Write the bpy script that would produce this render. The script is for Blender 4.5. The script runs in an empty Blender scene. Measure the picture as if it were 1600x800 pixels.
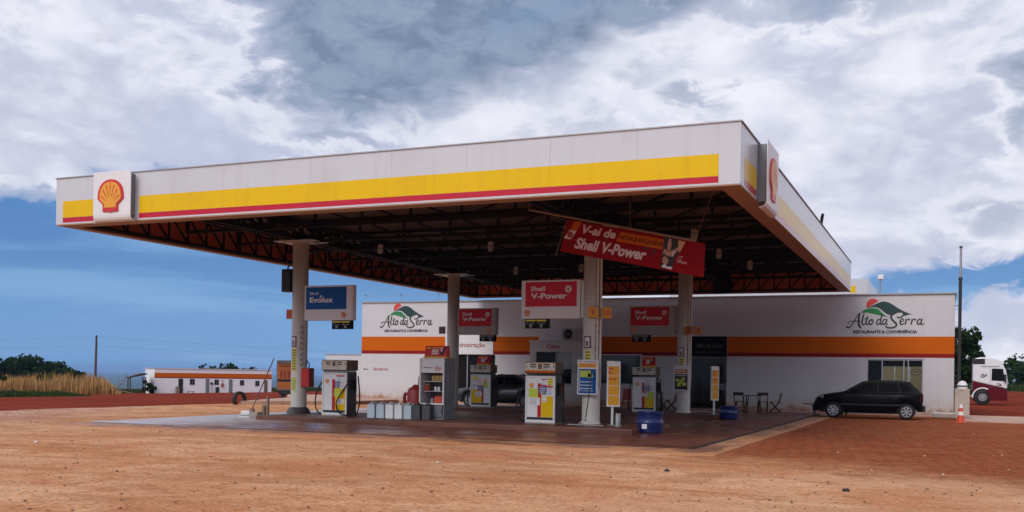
import bpy, math, random
from mathutils import Vector, Matrix
R = math.radians
random.seed(7)
scene = bpy.context.scene
col = scene.collection

# ------------------------------------------------------------------ camera
cam = bpy.data.objects.new("camera", bpy.data.cameras.new("camera"))
col.objects.link(cam)
cam.data.sensor_width = 36
cam.data.lens = 36 * 1559.33 / 1600
cam.data.shift_y = (583.95 - 400) / 1600
cam.data.clip_start = 0.1
cam.data.clip_end = 60000
cam.matrix_world = (Matrix.Translation((0, 0, 1.5)) @ Matrix.Rotation(.4072, 4, 'Z')
                    @ Matrix.Rotation(R(90), 4, 'X') @ Matrix.Rotation(.0159, 4, 'Z'))
scene.camera = cam

# ------------------------------------------------------------------ exposure
scene.view_settings.view_transform = 'Standard'
scene.view_settings.look = 'None'
scene.view_settings.exposure = 0.13
scene.view_settings.gamma = 1
scene.view_settings.use_curve_mapping = False

# ------------------------------------------------------------------ sky
SUN_EL, SUN_AZ = 38, -162      # azimuth measured from +y towards +x
world = bpy.data.worlds.new("World")
scene.world = world
world.use_nodes = True


class NT:
    def __init__(s, tree):
        s.t = tree
        s.t.nodes.clear()

    def n(s, typ, **kw):
        nd = s.t.nodes.new(typ)
        for k, v in kw.items():
            setattr(nd, k, v)
        return nd

    def set(s, inp, v):
        if v is None:
            return
        if hasattr(v, 'is_output') or isinstance(v, bpy.types.NodeSocket):
            s.t.links.new(v, inp)
        else:
            if isinstance(v, (tuple, list)) and len(v) == 3 and inp.type == 'RGBA':
                v = (*v, 1)
            inp.default_value = v

    def m(s, op, a, b=None, c=None, clamp=False):
        nd = s.n('ShaderNodeMath', operation=op, use_clamp=clamp)
        s.set(nd.inputs[0], a)
        s.set(nd.inputs[1], b)
        s.set(nd.inputs[2], c)
        return nd.outputs[0]

    def mix(s, f, a, b, blend='MIX'):
        nd = s.n('ShaderNodeMix', data_type='RGBA', blend_type=blend)
        s.set(nd.inputs[0], f)
        s.set(nd.inputs[6], a)
        s.set(nd.inputs[7], b)
        return nd.outputs[2]

    def ss(s, x, lo, hi, a=0., b=1.):
        nd = s.n('ShaderNodeMapRange', interpolation_type='SMOOTHSTEP')
        s.set(nd.inputs[0], x)
        for i, v in enumerate((lo, hi, a, b)):
            s.set(nd.inputs[1 + i], v)
        return nd.outputs[0]

    def noise(s, vec, scale, detail=4, rough=.55, dist=0., dims='3D'):
        nd = s.n('ShaderNodeTexNoise', noise_dimensions=dims)
        if vec is not None:
            s.set(nd.inputs['Vector'], vec)
        nd.inputs['Scale'].default_value = scale
        nd.inputs['Detail'].default_value = detail
        nd.inputs['Roughness'].default_value = rough
        nd.inputs['Distortion'].default_value = dist
        return nd.outputs['Fac']

    def xyz(s, vec):
        nd = s.n('ShaderNodeSeparateXYZ')
        s.set(nd.inputs[0], vec)
        return nd.outputs

    def comb(s, x, y, z):
        nd = s.n('ShaderNodeCombineXYZ')
        s.set(nd.inputs[0], x)
        s.set(nd.inputs[1], y)
        s.set(nd.inputs[2], z)
        return nd.outputs[0]


def build_sky():
    w = NT(world.node_tree)
    sky = w.n('ShaderNodeTexSky', sky_type='NISHITA')
    sky.sun_disc = False
    sky.sun_elevation = R(SUN_EL)
    sky.sun_rotation = R(SUN_AZ)
    sky.altitude = 900
    d = w.n('ShaderNodeTexCoord').outputs['Generated']
    x, y, z = w.xyz(d)
    az = w.m('DEGREES', w.m('ARCTAN2', x, y)) if False else w.m('MULTIPLY', w.m('ARCTAN2', x, y), 57.29578)
    el = w.m('MULTIPLY', w.m('ARCSINE', z), 57.29578)
    # cloud coordinates: azimuth and elevation, slightly stretched sideways
    u = w.m('MULTIPLY', az, .062)
    v = w.m('MULTIPLY', el, .115)
    n1 = w.noise(w.comb(u, v, .7), .9, 6, .5, .3)
    n2 = w.noise(w.comb(u, v, 4.3), 2.0, 9, .55, .25)
    n3 = w.noise(w.comb(u, v, 9.1), 5.5, 8, .6, .4)
    ns = w.noise(w.comb(w.m('MULTIPLY', az, .03), w.m('MULTIPLY', el, .24), 2.2), 1.6, 6, .55, .4)
    wa = w.m('MULTIPLY_ADD', w.m('SUBTRACT', n2, .5), 13., az)
    wa = w.m('MULTIPLY_ADD', w.m('SUBTRACT', n3, .5), 6., wa)
    we = w.m('MULTIPLY_ADD', w.m('SUBTRACT', n1, .5), 5., el)
    we = w.m('MULTIPLY_ADD', w.m('SUBTRACT', n3, .5), 5., we)

    def blob(a0, e0, sa, se, wt):
        g = w.m('ADD', w.m('POWER', w.m('DIVIDE', w.m('SUBTRACT', wa, a0), sa), 2),
                w.m('POWER', w.m('DIVIDE', w.m('SUBTRACT', we, e0), se), 2))
        return w.m('MULTIPLY', w.m('EXPONENT', w.m('MULTIPLY', g, -1.)), wt)

    def field(lst):
        o = None
        for b in lst:
            v_ = blob(*b)
            o = v_ if o is None else w.m('ADD', o, v_)
        return o
    BLUE = [(-24, 19.2, 4.6, 1.3, .42), (-19.5, 20.8, 6, 1.5, .4), (1.8, 5.7, 5, 1.1, 1.1), (-3.2, 4.7, 4, 1.1, .8),
            (-46, 9.6, 7, 1.0, .35), (-4.5, 20.6, 4, 1.1, .5), (-27, 10.6, 5, 1.3, .3), (-37, 12.6, 3, .9, .3), (-17.5, 12.8, 3, 1.2, .3)]
    DARK = [(-33, 18.3, 5.8, 2.7, 1.25), (-31, 15.4, 4.4, 1.9, 1.05), (-25, 19.4, 6.5, 2.2, 1.15), (-16.5, 20.8, 6, 1.3, .85), (-40, 20.8, 4.5, 1.2, .7), (-50, 18.5, 2.6, 1.2, .35), (-22, 17.4, 3.5, 2, .45),
            (-18.5, 13.8, 2.6, 1.8, .35), (-4, 20.2, 5, 1.3, .6), (4.5, 15, 2.0, 3.0, .6), (-33, 12.0, 4, .9, .45), (-12, 15.4, 2.6, .9, .35), (3, 9, 5, 1.2, .35), (-47, 8.8, 7, .9, .4), (-13.5, 17.5, 2.5, 1.0, .25)]
    blue = field(BLUE)
    dark = field(DARK)
    # rain-blue belt low in the left half
    belt = w.m('MULTIPLY', w.ss(w.m('MULTIPLY_ADD', w.m('SUBTRACT', n2, .5), 5., we), 10.6, 5.6), w.ss(wa, -15., -25.))
    blue = w.m('MULTIPLY_ADD', belt, 1.5, blue)
    cover = w.ss(w.m('SUBTRACT', w.m('MULTIPLY_ADD', n2, .5, w.m('MULTIPLY', n1, .5)), w.m('SUBTRACT', blue, .12)), -.30, .34)
    # clear air: the Nishita blue behind the veil of rain near the horizon
    deep = w.mix(w.ss(el, .5, 7.5), (.98, 2.8, 6.2), (.62, 1.95, 4.8))
    deep = w.mix(w.ss(ns, .46, .66, 0., .62), deep, (2.0, 4.0, 7.0))
    deep = w.mix(w.ss(el, 9., 14.), deep, (1.6, 2.9, 4.7))
    clear = w.mix(.16, deep, sky.outputs[0])
    # clouds
    lit = w.mix(w.ss(n3, .34, .64), (5.6, 5.8, 7.1), (7.0, 7.2, 8.4))
    lit = w.mix(w.ss(n1, .34, .60, .65, 0.), lit, (4.5, 5.0, 6.8))
    lit = w.mix(w.ss(n2, .52, .70, 0., .55), lit, (7.9, 7.9, 8.8))
    # billows: bright rounded heads parted by greyer creases
    bil = w.m('ABSOLUTE', w.m('MULTIPLY', w.m('SUBTRACT', w.noise(w.comb(u, v, 15.), 2.6, 5, .5, .5), .5), 4.2))
    lit = w.mix(w.ss(bil, .0, .55, .55, 0.), lit, (4.4, 4.8, 6.3))
    lit = w.mix(w.ss(bil, .55, 1.1, 0., .6), lit, (8.3, 8.4, 9.1))
    dr = w.m('MULTIPLY_ADD', w.m('SUBTRACT', n2, .5), .7, dark)
    rim = w.m('MULTIPLY', w.ss(dr, -.02, .16), w.ss(dr, .42, .22))
    lit = w.mix(w.m('MULTIPLY', rim, .5), lit, (8.8, 8.8, 9.3))
    shade = w.mix(w.ss(n3, .35, .62), (1.7, 2.35, 3.5), (2.7, 3.4, 4.7))
    dk = w.ss(dr, .16, .90)
    cl = w.mix(dk, lit, shade)
    c = w.mix(cover, clear, cl)
    # low sky behind the camera darkened, unseen, to dim light under the canopy
    bk = w.m('MULTIPLY', w.ss(w.m('MULTIPLY_ADD', x, .40, w.m('MULTIPLY', y, -.92)), -.45, .10), w.ss(el, 7.5, 2.5))
    c = w.mix(w.m('MULTIPLY', bk, .7), c, w.mix(w.ss(n2, .35, .65), (1.25, 1.2, 1.2), (2.3, 2.2, 2.2)))
    # unseen cloud round the veiled sun brightened, added to lift light on the pumps
    sx, sy, sz = (math.sin(R(SUN_AZ)) * math.cos(R(SUN_EL)), math.cos(R(SUN_AZ)) * math.cos(R(SUN_EL)), math.sin(R(SUN_EL)))
    ds = w.m('ADD', w.m('MULTIPLY_ADD', x, sx, w.m('MULTIPLY', y, sy)), w.m('MULTIPLY', z, sz))
    gl = w.m('MULTIPLY_ADD', w.ss(ds, .62, 1.), .75, 1.)
    c = w.mix(1., c, w.comb(gl, gl, gl), 'MULTIPLY')
    bg = w.n('ShaderNodeBackground')
    w.set(bg.inputs[0], c)
    bg.inputs[1].default_value = .1
    w.t.links.new(bg.outputs[0], w.n('ShaderNodeOutputWorld').inputs[0])


build_sky()

# ------------------------------------------------------------------ sun (veiled by cloud)
sl = bpy.data.lights.new("sun", 'SUN')
sl.energy = 1.5
sl.angle = R(30)
sl.color = (1, .955, .885)
sun = bpy.data.objects.new("sun", sl)
col.objects.link(sun)
sd = Vector((math.sin(R(SUN_AZ)) * math.cos(R(SUN_EL)), math.cos(R(SUN_AZ)) * math.cos(R(SUN_EL)), math.sin(R(SUN_EL))))
sun.rotation_euler = sd.to_track_quat('Z', 'Y').to_euler()
sun.location = (-20, -20, 40)

# ------------------------------------------------------------------ materials
MATS = {}


def mat(name, c, rough=.6, var=.12, scale=6., bump=0., bscale=30., metal=0., spec=.5, dirt=None, dirt_amt=0., dirt_scale=2.5, coat=0., streak=None, streak_amt=.25):
    """Procedural surface: base colour broken by two octaves of noise, optional dirt blotches and bump."""
    if name in MATS:
        return MATS[name]
    m = bpy.data.materials.new(name)
    m.use_nodes = True
    t = NT(m.node_tree)
    co = t.n('ShaderNodeTexCoord').outputs['Object']
    a = t.noise(co, scale, 5, .6)
    k = t.m('MULTIPLY_ADD', t.m('SUBTRACT', a, .5), 2 * var, 1.)
    base = t.mix(1., (*c, 1), t.comb(k, k, k), 'MULTIPLY')
    if dirt:
        b = t.noise(co, dirt_scale, 7, .65, .4)
        base = t.mix(t.ss(b, .62 - .3 * dirt_amt, .75, 0., dirt_amt), base, (*dirt, 1))
    if streak:
        x, y, z = t.xyz(co)
        sk = t.noise(t.comb(t.m('MULTIPLY', x, 2.6), t.m('MULTIPLY', y, 2.6), t.m('MULTIPLY', z, .22)), 1.7, 6, .65)
        base = t.mix(t.ss(sk, .50, .74, 0., streak_amt), base, (*streak, 1))
        base = t.mix(t.m('MULTIPLY', t.ss(t.noise(co, .55, 5, .6), .5, .66), streak_amt * .5), base, (*streak, 1))
    bs = t.n('ShaderNodeBsdfPrincipled')
    t.set(bs.inputs['Base Color'], base)
    t.set(bs.inputs['Roughness'], t.m('MULTIPLY_ADD', t.m('SUBTRACT', a, .5), .25 * rough, rough))
    bs.inputs['Metallic'].default_value = metal
    bs.inputs['Specular IOR Level'].default_value = spec
    bs.inputs['Coat Weight'].default_value = coat
    if bump:
        bp = t.n('ShaderNodeBump')
        bp.inputs['Strength'].default_value = bump
        bp.inputs['Distance'].default_value = .02
        t.set(bp.inputs['Height'], t.noise(co, bscale, 5, .6))
        t.t.links.new(bp.outputs[0], bs.inputs['Normal'])
    t.t.links.new(bs.outputs[0], t.n('ShaderNodeOutputMaterial').inputs[0])
    MATS[name] = m
    return m


WHITE = mat('white_panel', (.74, .74, .74), .28, .05, .6, dirt=(.55, .52, .47), dirt_amt=.18, dirt_scale=.9)
FASCIA = mat('fascia_white', (.56, .57, .59), .18, .05, .4, dirt=(.50, .46, .42), dirt_amt=.2, dirt_scale=.7, streak=(.42, .37, .33), streak_amt=.28)
YELLOW = mat('stripe_yellow', (.74, .475, .006), .22, .06, .8, spec=.15, dirt=(.55, .32, .04), dirt_amt=.2, streak=(.50, .29, .03), streak_amt=.3)
RED = mat('stripe_red', (.48, .014, .034), .18, .06, .8, spec=.3, streak=(.30, .03, .03), streak_amt=.3)
ORANGE = mat('painted_orange', (.54, .112, .007), .6, .06, 1.2, dirt=(.46, .10, .01), dirt_amt=.25, spec=.05)
DRED = mat('painted_dark_red', (.24, .010, .010), .6, .06, 1.2, spec=.15)
STEEL = mat('black_steel', (.014, .012, .011), .7, .2, 4, spec=.12)
DECK = mat('roof_deck', (.15, .105, .09), .75, .2, 2, spec=.1)
RUST = mat('primer_orange', (.62, .125, .045), .6, .15, 1.5, dirt=(.2, .05, .03), dirt_amt=.4)
SIGNRED = mat('sign_red', (.60, .014, .026), .3, .06, 2, spec=.18)
SIGNBLUE = mat('sign_blue', (.007, .085, .31), .3, .08, 2, spec=.18)
SIGNWHITE = mat('sign_white', (.72, .71, .70), .35, .06, 2, dirt=(.5, .45, .38), dirt_amt=.25)
SIGNGREY = mat('sign_grey', (.40, .38, .35), .45, .08, 2, dirt=(.28, .24, .2), dirt_amt=.4)
LETTER = mat('letter_white', (.80, .80, .78), .4, .03)
BLACKT = mat('letter_black', (.012, .014, .016), .5, .1)
PYEL = mat('shell_yellow', (.75, .33, .02), .35, .05)
PRED = mat('shell_red', (.55, .018, .012), .35, .05)
GREEN1 = mat('logo_green', (.012, .19, .055), .5, .06)
GREEN2 = mat('logo_dark_green', (.006, .038, .038), .5, .08)
SUNRED = mat('logo_sun_red', (.62, .05, .04), .5, .06)
CONC = mat('concrete', (.36, .31, .27), .85, .15, 3, .5, 40, dirt=(.25, .12, .06), dirt_amt=.6)
COLP = mat('column_paint', (.66, .62, .55), .55, .08, 2, .15, 30, dirt=(.40, .27, .17), dirt_amt=.4)
BLACKP = mat('black_plastic', (.012, .012, .013), .45, .15)
RUBBER = mat('rubber', (.012, .012, .013), .7, .2, bump=.2)
PUMPW = mat('pump_white', (.72, .72, .71), .3, .06, 3, dirt=(.45, .36, .27), dirt_amt=.35, dirt_scale=4)
PUMPS = mat('pump_side', (.055, .055, .06), .4, .15, 3, dirt=(.12, .08, .05), dirt_amt=.5)
PUMPH = mat('pump_head', (.62, .57, .46), .4, .12, 5, dirt=(.30, .18, .09), dirt_amt=.6, dirt_scale=5)
RUSTY = mat('pump_rust', (.17, .10, .065), .6, .3, 7, dirt=(.06, .045, .04), dirt_amt=.7, dirt_scale=6)
SYEL = mat('sticker_yellow', (.70, .62, .05), .5, .06)
SLIME = mat('sticker_lime', (.48, .58, .05), .5, .06)
SBLUE = mat('sticker_blue', (.07, .09, .26), .5, .25, 40)
SWHITE = mat('sticker_white', (.72, .72, .72), .5, .08, 30)
SGREY = mat('sticker_grey', (.30, .30, .30), .5, .3, 60)
GLASSK = mat('dark_glass', (.008, .009, .010), .1, .1, spec=.2)
CHROME = mat('bright_metal', (.55, .55, .56), .3, .1, metal=.9)
GALV = mat('galvanised', (.33, .33, .33), .5, .15, metal=.5)
GREYP = mat('grey_paint', (.17, .18, .20), .45, .08, 3)
JUG = mat('jug_plastic', (.47, .55, .60), .4, .08, 5, dirt=(.3, .28, .25), dirt_amt=.3)
JUGK = mat('jug_dark', (.055, .06, .065), .45, .1)
BLUED = mat('drum_blue', (.008, .020, .11), .22, .15, 4, dirt=(.05, .05, .1), dirt_amt=.5)
CANRED = mat('can_red', (.33, .03, .02), .4, .12, 4, dirt=(.12, .03, .02), dirt_amt=.4)
WOODD = mat('dark_wood', (.035, .018, .011), .5, .3, 8)
CARBLK = mat('car_black', (.0045, .0045, .005), .3, .1, spec=.09)
TRIM = mat('car_trim', (.018, .018, .018), .6, .1)
ALLOY = mat('alloy', (.44, .44, .45), .35, .05, metal=.4)
LAMPC = mat('lamp_clear', (.30, .30, .28), .12, .1)
LAMPR = mat('lamp_red', (.05, .004, .004), .3, .1, spec=.15)
CONE_O = mat('cone_orange', (.65, .075, .03), .5, .1, 6)
TRUCKW = mat('truck_white', (.72, .72, .73), .25, .04, coat=.3)
TRUCKR = mat('truck_maroon', (.10, .004, .010), .35, .08, spec=.2)
BARK = mat('bark', (.085, .06, .042), .9, .3, 8, .6)
GRATE = mat('drain_iron', (.02, .017, .015), .6, .3)
PIPEM = mat('weathered_pipe', (.24, .16, .11), .7, .2, 6)
LEDC = mat('black_display', (.007, .006, .007), .5, .1, spec=.12)
PRICEY = mat('price_yellow', (.72, .33, .012), .4, .05)
SKIN = mat('print_skin', (.42, .2, .12), .5, .2)
PAPER = mat('print_paper', (.62, .6, .55), .5, .1)
ORP = mat('poster_orange', (.55, .15, .02), .5, .1)


def glass_mat():
    m = bpy.data.materials.new('window_glass')
    m.use_nodes = True
    t = NT(m.node_tree)
    a = t.n('ShaderNodeBsdfTransparent')
    a.inputs[0].default_value = (.90, .94, .92, 1)
    b = t.n('ShaderNodeBsdfGlossy')
    b.inputs['Roughness'].default_value = .03
    f = t.n('ShaderNodeFresnel')
    f.inputs[0].default_value = 1.5
    mx = t.n('ShaderNodeMixShader')
    t.set(mx.inputs[0], t.m('MULTIPLY', f.outputs[0], .35))
    t.t.links.new(a.outputs[0], mx.inputs[1])
    t.t.links.new(b.outputs[0], mx.inputs[2])
    t.t.links.new(mx.outputs[0], t.n('ShaderNodeOutputMaterial').inputs[0])
    return m


GLASS = glass_mat()


def leaf_mat(name, c1, c2, trans=.25):
    m = bpy.data.materials.new(name)
    m.use_nodes = True
    t = NT(m.node_tree)
    co = t.n('ShaderNodeTexCoord').outputs['Object']
    g = t.n('ShaderNodeNewGeometry').outputs['Random Per Island']
    k = t.m('MULTIPLY_ADD', t.noise(co, 1.1, 3), .6, t.m('MULTIPLY', g, .5))
    c = t.mix(t.ss(k, .25, .85), (*c1, 1), (*c2, 1))
    d = t.n('ShaderNodeBsdfDiffuse')
    t.set(d.inputs[0], c)
    tr = t.n('ShaderNodeBsdfTranslucent')
    t.set(tr.inputs[0], c)
    mx = t.n('ShaderNodeMixShader')
    mx.inputs[0].default_value = trans
    t.t.links.new(d.outputs[0], mx.inputs[1])
    t.t.links.new(tr.outputs[0], mx.inputs[2])
    t.t.links.new(mx.outputs[0], t.n('ShaderNodeOutputMaterial').inputs[0])
    return m


LEAF = leaf_mat('leaf_dark', (.010, .024, .007), (.035, .062, .016))
LEAF2 = leaf_mat('leaf_bush', (.016, .035, .010), (.05, .085, .02))
GRASSG = leaf_mat('grass_green', (.018, .036, .010), (.070, .105, .028))
GRASSD = leaf_mat('grass_dry', (.22, .11, .035), (.66, .40, .16), .35)


def wall_mat(name, base, stain_h=.9):
    """Painted render: faint mottling, rain streaks and red-dust splash near the ground."""
    m = bpy.data.materials.new(name)
    m.use_nodes = True
    t = NT(m.node_tree)
    co = t.n('ShaderNodeTexCoord').outputs['Object']
    x, y, z = t.xyz(co)
    n = t.noise(co, 1.3, 6, .6)
    k = t.m('MULTIPLY_ADD', t.m('SUBTRACT', n, .5), .14, 1.)
    c = t.mix(1., (*base, 1), t.comb(k, k, k), 'MULTIPLY')
    st = t.noise(t.comb(t.m('MULTIPLY', x, 3.2), t.m('MULTIPLY', y, 3.2), t.m('MULTIPLY', z, .18)), 1.6, 5, .6)
    c = t.mix(t.ss(st, .56, .78, 0., .22), c, (.40, .37, .33, 1))
    n2 = t.noise(co, 2.6, 7, .68, .4)
    n3 = t.noise(co, 11., 5, .7)
    h = t.m('MULTIPLY_ADD', t.m('SUBTRACT', n2, .5), 1.0, z)
    c = t.mix(t.ss(h, stain_h, -.1, 0., .55), c, (.44, .30, .21, 1))
    dab = t.m('MULTIPLY', t.ss(n3, .55, .66), t.m('MULTIPLY', t.ss(z, .95, .75), t.ss(z, .1, .35)))
    c = t.mix(t.m('MULTIPLY', dab, t.ss(n2, .44, .58, 0., .75)), c, (.23, .20, .18, 1))
    c = t.mix(t.ss(h, .36, .04, 0., .85), c, (.32, .13, .06, 1))
    bs = t.n('ShaderNodeBsdfPrincipled')
    t.set(bs.inputs['Base Color'], c)
    bs.inputs['Roughness'].default_value = .7
    bs.inputs['Specular IOR Level'].default_value = .3
    bp = t.n('ShaderNodeBump')
    bp.inputs['Strength'].default_value = .25
    bp.inputs['Distance'].default_value = .02
    t.set(bp.inputs['Height'], t.noise(co, 9., 6, .65))
    t.t.links.new(bp.outputs[0], bs.inputs['Normal'])
    t.t.links.new(bs.outputs[0], t.n('ShaderNodeOutputMaterial').inputs[0])
    return m


WALLW = wall_mat('white_render', (.56, .545, .55))
WALLG = wall_mat('grey_white_render', (.50, .48, .46))


def ground_mats():
    # red laterite dirt ------------------------------------------------
    m = bpy.data.materials.new('red_dirt')
    m.use_nodes = True
    t = NT(m.node_tree)
    co = t.n('ShaderNodeTexCoord').outputs['Object']
    x, y, z = t.xyz(co)
    far = t.m('SQRT', t.m('ADD', t.m('POWER', x, 2), t.m('POWER', y, 2)))
    a = t.noise(co, .12, 6, .6, .6)
    b = t.noise(co, 1.7, 6, .65)
    # wheel tracks along the road
    tr = t.noise(t.comb(t.m('MULTIPLY', x, .55), t.m('MULTIPLY', y, .05), 0.), 1., 5, .6, .5)
    c = t.mix(t.ss(a, .35, .65), (.150, .020, .0075, 1), (.215, .034, .013, 1))
    c = t.mix(t.ss(tr, .5, .7, 0., .6), c, (.27, .050, .020, 1))
    c = t.mix(t.ss(b, .5, .75, 0., .5), c, (.10, .014, .005, 1))
    scrub = t.mix(t.ss(t.noise(co, .02, 6, .6), .4, .6), (.05, .075, .025, 1), (.16, .13, .05, 1))
    c = t.mix(t.ss(far, 150., 190.), c, scrub)
    plain = t.mix(t.ss(t.noise(co, .0012, 5, .6), .4, .6), (.03, .06, .025, 1), (.08, .09, .035, 1))
    c = t.mix(t.ss(far, 600., 900.), c, plain)
    bs = t.n('ShaderNodeBsdfPrincipled')
    t.set(bs.inputs['Base Color'], c)
    bs.inputs['Roughness'].default_value = .95
    bs.inputs['Specular IOR Level'].default_value = .03
    bp = t.n('ShaderNodeBump')
    bp.inputs['Strength'].default_value = .5
    bp.inputs['Distance'].default_value = .06
    t.set(bp.inputs['Height'], t.m('ADD', b, t.noise(co, 9, 4)))
    t.t.links.new(bp.outputs[0], bs.inputs['Normal'])
    t.t.links.new(bs.outputs[0], t.n('ShaderNodeOutputMaterial').inputs[0])

    # dusty paved forecourt ---------------------------------------------
    m2 = bpy.data.materials.new('dusty_pavers')
    m2.use_nodes = True
    t = NT(m2.node_tree)
    co = t.n('ShaderNodeTexCoord').outputs['Object']
    x, y, z = t.xyz(co)
    n0 = t.noise(co, .10, 6, .6, .8)
    n1 = t.noise(co, .42, 7, .62, .7)
    n2 = t.noise(co, 2.3, 8, .68, .3)
    n3 = t.noise(co, 15., 6, .7)
    n4 = t.noise(co, 60., 3, .6)
    br = t.n('ShaderNodeTexBrick')
    rot = t.n('ShaderNodeVectorRotate', rotation_type='Z_AXIS')
    t.set(rot.inputs['Vector'], co)
    rot.inputs['Angle'].default_value = R(38)
    wob = t.n('ShaderNodeVectorMath', operation='MULTIPLY_ADD')
    wn = t.n('ShaderNodeTexNoise')
    t.set(wn.inputs['Vector'], co)
    wn.inputs['Scale'].default_value = 1.6
    wn.inputs['Detail'].default_value = 4
    t.set(wob.inputs[0], wn.outputs['Color'])
    wob.inputs[1].default_value = (.30, .30, 0)
    t.set(wob.inputs[2], rot.outputs[0])
    t.set(br.inputs['Vector'], wob.outputs[0])
    br.inputs['Scale'].default_value = 1.
    br.inputs['Brick Width'].default_value = .42
    br.inputs['Row Height'].default_value = .21
    br.inputs['Mortar Size'].default_value = .022
    br.inputs['Mortar Smooth'].default_value = .6
    br.inputs['Color1'].default_value = (.30, .072, .025, 1)
    br.inputs['Color2'].default_value = (.40, .110, .043, 1)
    br.inputs['Mortar'].default_value = (.13, .027, .009, 1)
    pv = t.mix(t.ss(n1, .4, .7, 0., .3), br.outputs['Color'], (.36, .085, .030, 1))
    pv = t.mix(t.ss(n2, .50, .64, 0., .65), pv, (.16, .036, .013, 1))
    pv = t.mix(t.ss(t.noise(co, .9, 7, .7, .8), .57, .66, 0., .6), pv, (.44, .165, .075, 1))
    pv = t.mix(t.ss(t.noise(co, .33, 5, .6, 1.2), .60, .68, 0., .55), pv, (.11, .030, .013, 1))
    # dust: thick in front of the camera and on the left, swept thin on the right
    sand = t.mix(t.ss(n1, .38, .62), (.63, .285, .132, 1), (.77, .43, .235, 1))
    sand = t.mix(t.ss(n2, .47, .66, 0., .85), sand, (.54, .215, .092, 1))
    sand = t.mix(t.ss(t.noise(t.comb(x, t.m('MULTIPLY', y, 1.7), 3.), .6, 8, .72, .9), .53, .68, 0., .6), sand, (.37, .118, .042, 1))
    sand = t.mix(t.ss(n3, .50, .64, 0., .72), sand, (.25, .100, .044, 1))
    sand = t.mix(t.ss(n3, .44, .34, 0., .5), sand, (.80, .52, .32, 1))
    sand = t.mix(t.ss(n4, .62, .76, 0., .6), sand, (.60, .42, .28, 1))
    sand = t.mix(t.ss(n4, .38, .27, 0., .6), sand, (.15, .065, .035, 1))
    sand = t.mix(t.ss(t.noise(co, .9, 5, .6, 1.), .66, .74, 0., .6), sand, (.74, .52, .36, 1))
    sand = t.mix(t.ss(t.noise(co, .21, 5, .6, 1.), .61, .69, 0., .4), sand, (.34, .125, .052, 1))
    trk = t.noise(t.comb(t.m('MULTIPLY', t.m('MULTIPLY_ADD', y, .25, x), .10), t.m('MULTIPLY', t.m('MULTIPLY_ADD', x, -.16, y), .42), 7.), 1., 6, .6, .9)
    sand = t.mix(t.ss(trk, .52, .64, 0., .42), sand, (.72, .42, .25, 1))
    sand = t.mix(t.ss(trk, .47, .36, 0., .45), sand, (.40, .15, .06, 1))
    sand = t.mix(t.m('MULTIPLY', t.ss(t.noise(t.comb(x, t.m('MULTIPLY', y, 1.3), 5.), 5.2, 5, .72, .8), .585, .66), t.ss(n1, .62, .42, .15, .75)), sand, (.30, .105, .042, 1))
    # tyre tracks sweeping past the pumps
    tyre = None
    for cx, cy, rad, w_ in ((-5., -44., 57.6, .85), (9., 62., 47.2, .85), (-16., -30., 45.3, 1.0), (2., -60., 71.2, .9), (16., 70., 58.5, 1.0)):
        rr = t.m('SQRT', t.m('ADD', t.m('POWER', t.m('SUBTRACT', x, cx), 2), t.m('POWER', t.m('SUBTRACT', y, cy), 2)))
        dd = t.m('ABSOLUTE', t.m('SUBTRACT', t.m('ABSOLUTE', t.m('MULTIPLY_ADD', t.m('SUBTRACT', n1, .5), .7, t.m('SUBTRACT', rr, rad))), w_))
        tk = t.ss(dd, .26, .10)
        tyre = tk if tyre is None else t.m('MAXIMUM', tyre, tk)
    tyre = t.m('MULTIPLY', tyre, t.m('MULTIPLY', t.ss(n2, .60, .42), t.ss(t.noise(co, .16, 4, .6), .42, .60)))
    sand = t.mix(t.m('MULTIPLY', tyre, .38), sand, (.40, .155, .064, 1))
    left = t.mix(t.ss(n1, .38, .62), (.50, .25, .165, 1), (.64, .38, .27, 1))
    left = t.mix(t.ss(n2, .48, .66, 0., .75), left, (.25, .105, .055, 1))
    left = t.mix(t.m('MULTIPLY', t.m('MULTIPLY', br.outputs['Fac'], .22), t.ss(n1, .35, .6)), left, (.18, .07, .035, 1))
    lf = t.ss(t.m('MULTIPLY_ADD', y, .55, x), -9., -15.)
    sand = t.mix(t.m('MULTIPLY', lf, t.ss(y, 14., 20.)), sand, left)
    # right-hand swept area: x > -4, beyond a wavering line
    edge = t.m('SUBTRACT', t.m('MULTIPLY_ADD', t.m('ADD', t.m('SUBTRACT', n1, .5), t.m('MULTIPLY', t.m('SUBTRACT', n2, .5), .5)), 8., y), t.m('MULTIPLY_ADD', x, -.45, 15.9))
    sw = t.m('MULTIPLY', t.ss(edge, -1.6, 3.2), t.ss(x, -5.2, -3.6))
    dust = t.m('SUBTRACT', 1., t.m('MULTIPLY', sw, t.ss(n2, .86, .40, .55, 1.)))
    c = t.mix(dust, pv, sand)
    bs = t.n('ShaderNodeBsdfPrincipled')
    t.set(bs.inputs['Base Color'], c)
    bs.inputs['Roughness'].default_value = .9
    bs.inputs['Specular IOR Level'].default_value = .03
    bp = t.n('ShaderNodeBump')
    bp.inputs['Strength'].default_value = .9
    bp.inputs['Distance'].default_value = .035
    inv = t.m('MULTIPLY', t.m('SUBTRACT', 1., br.outputs['Fac']), t.m('MULTIPLY_ADD', t.m('MAXIMUM', sw, lf), 1.0, .03))
    hgt = t.m('ADD', t.m('ADD', inv, t.m('MULTIPLY', n2, 1.3)), t.m('MULTIPLY_ADD', n3, .8, t.m('MULTIPLY', n4, .35)))
    t.set(bp.inputs['Height'], t.m('MULTIPLY_ADD', tyre, -.5, t.m('MULTIPLY_ADD', trk, 1.2, hgt)))
    t.t.links.new(bp.outputs[0], bs.inputs['Normal'])
    t.t.links.new(bs.outputs[0], t.n('ShaderNodeOutputMaterial').inputs[0])

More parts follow.
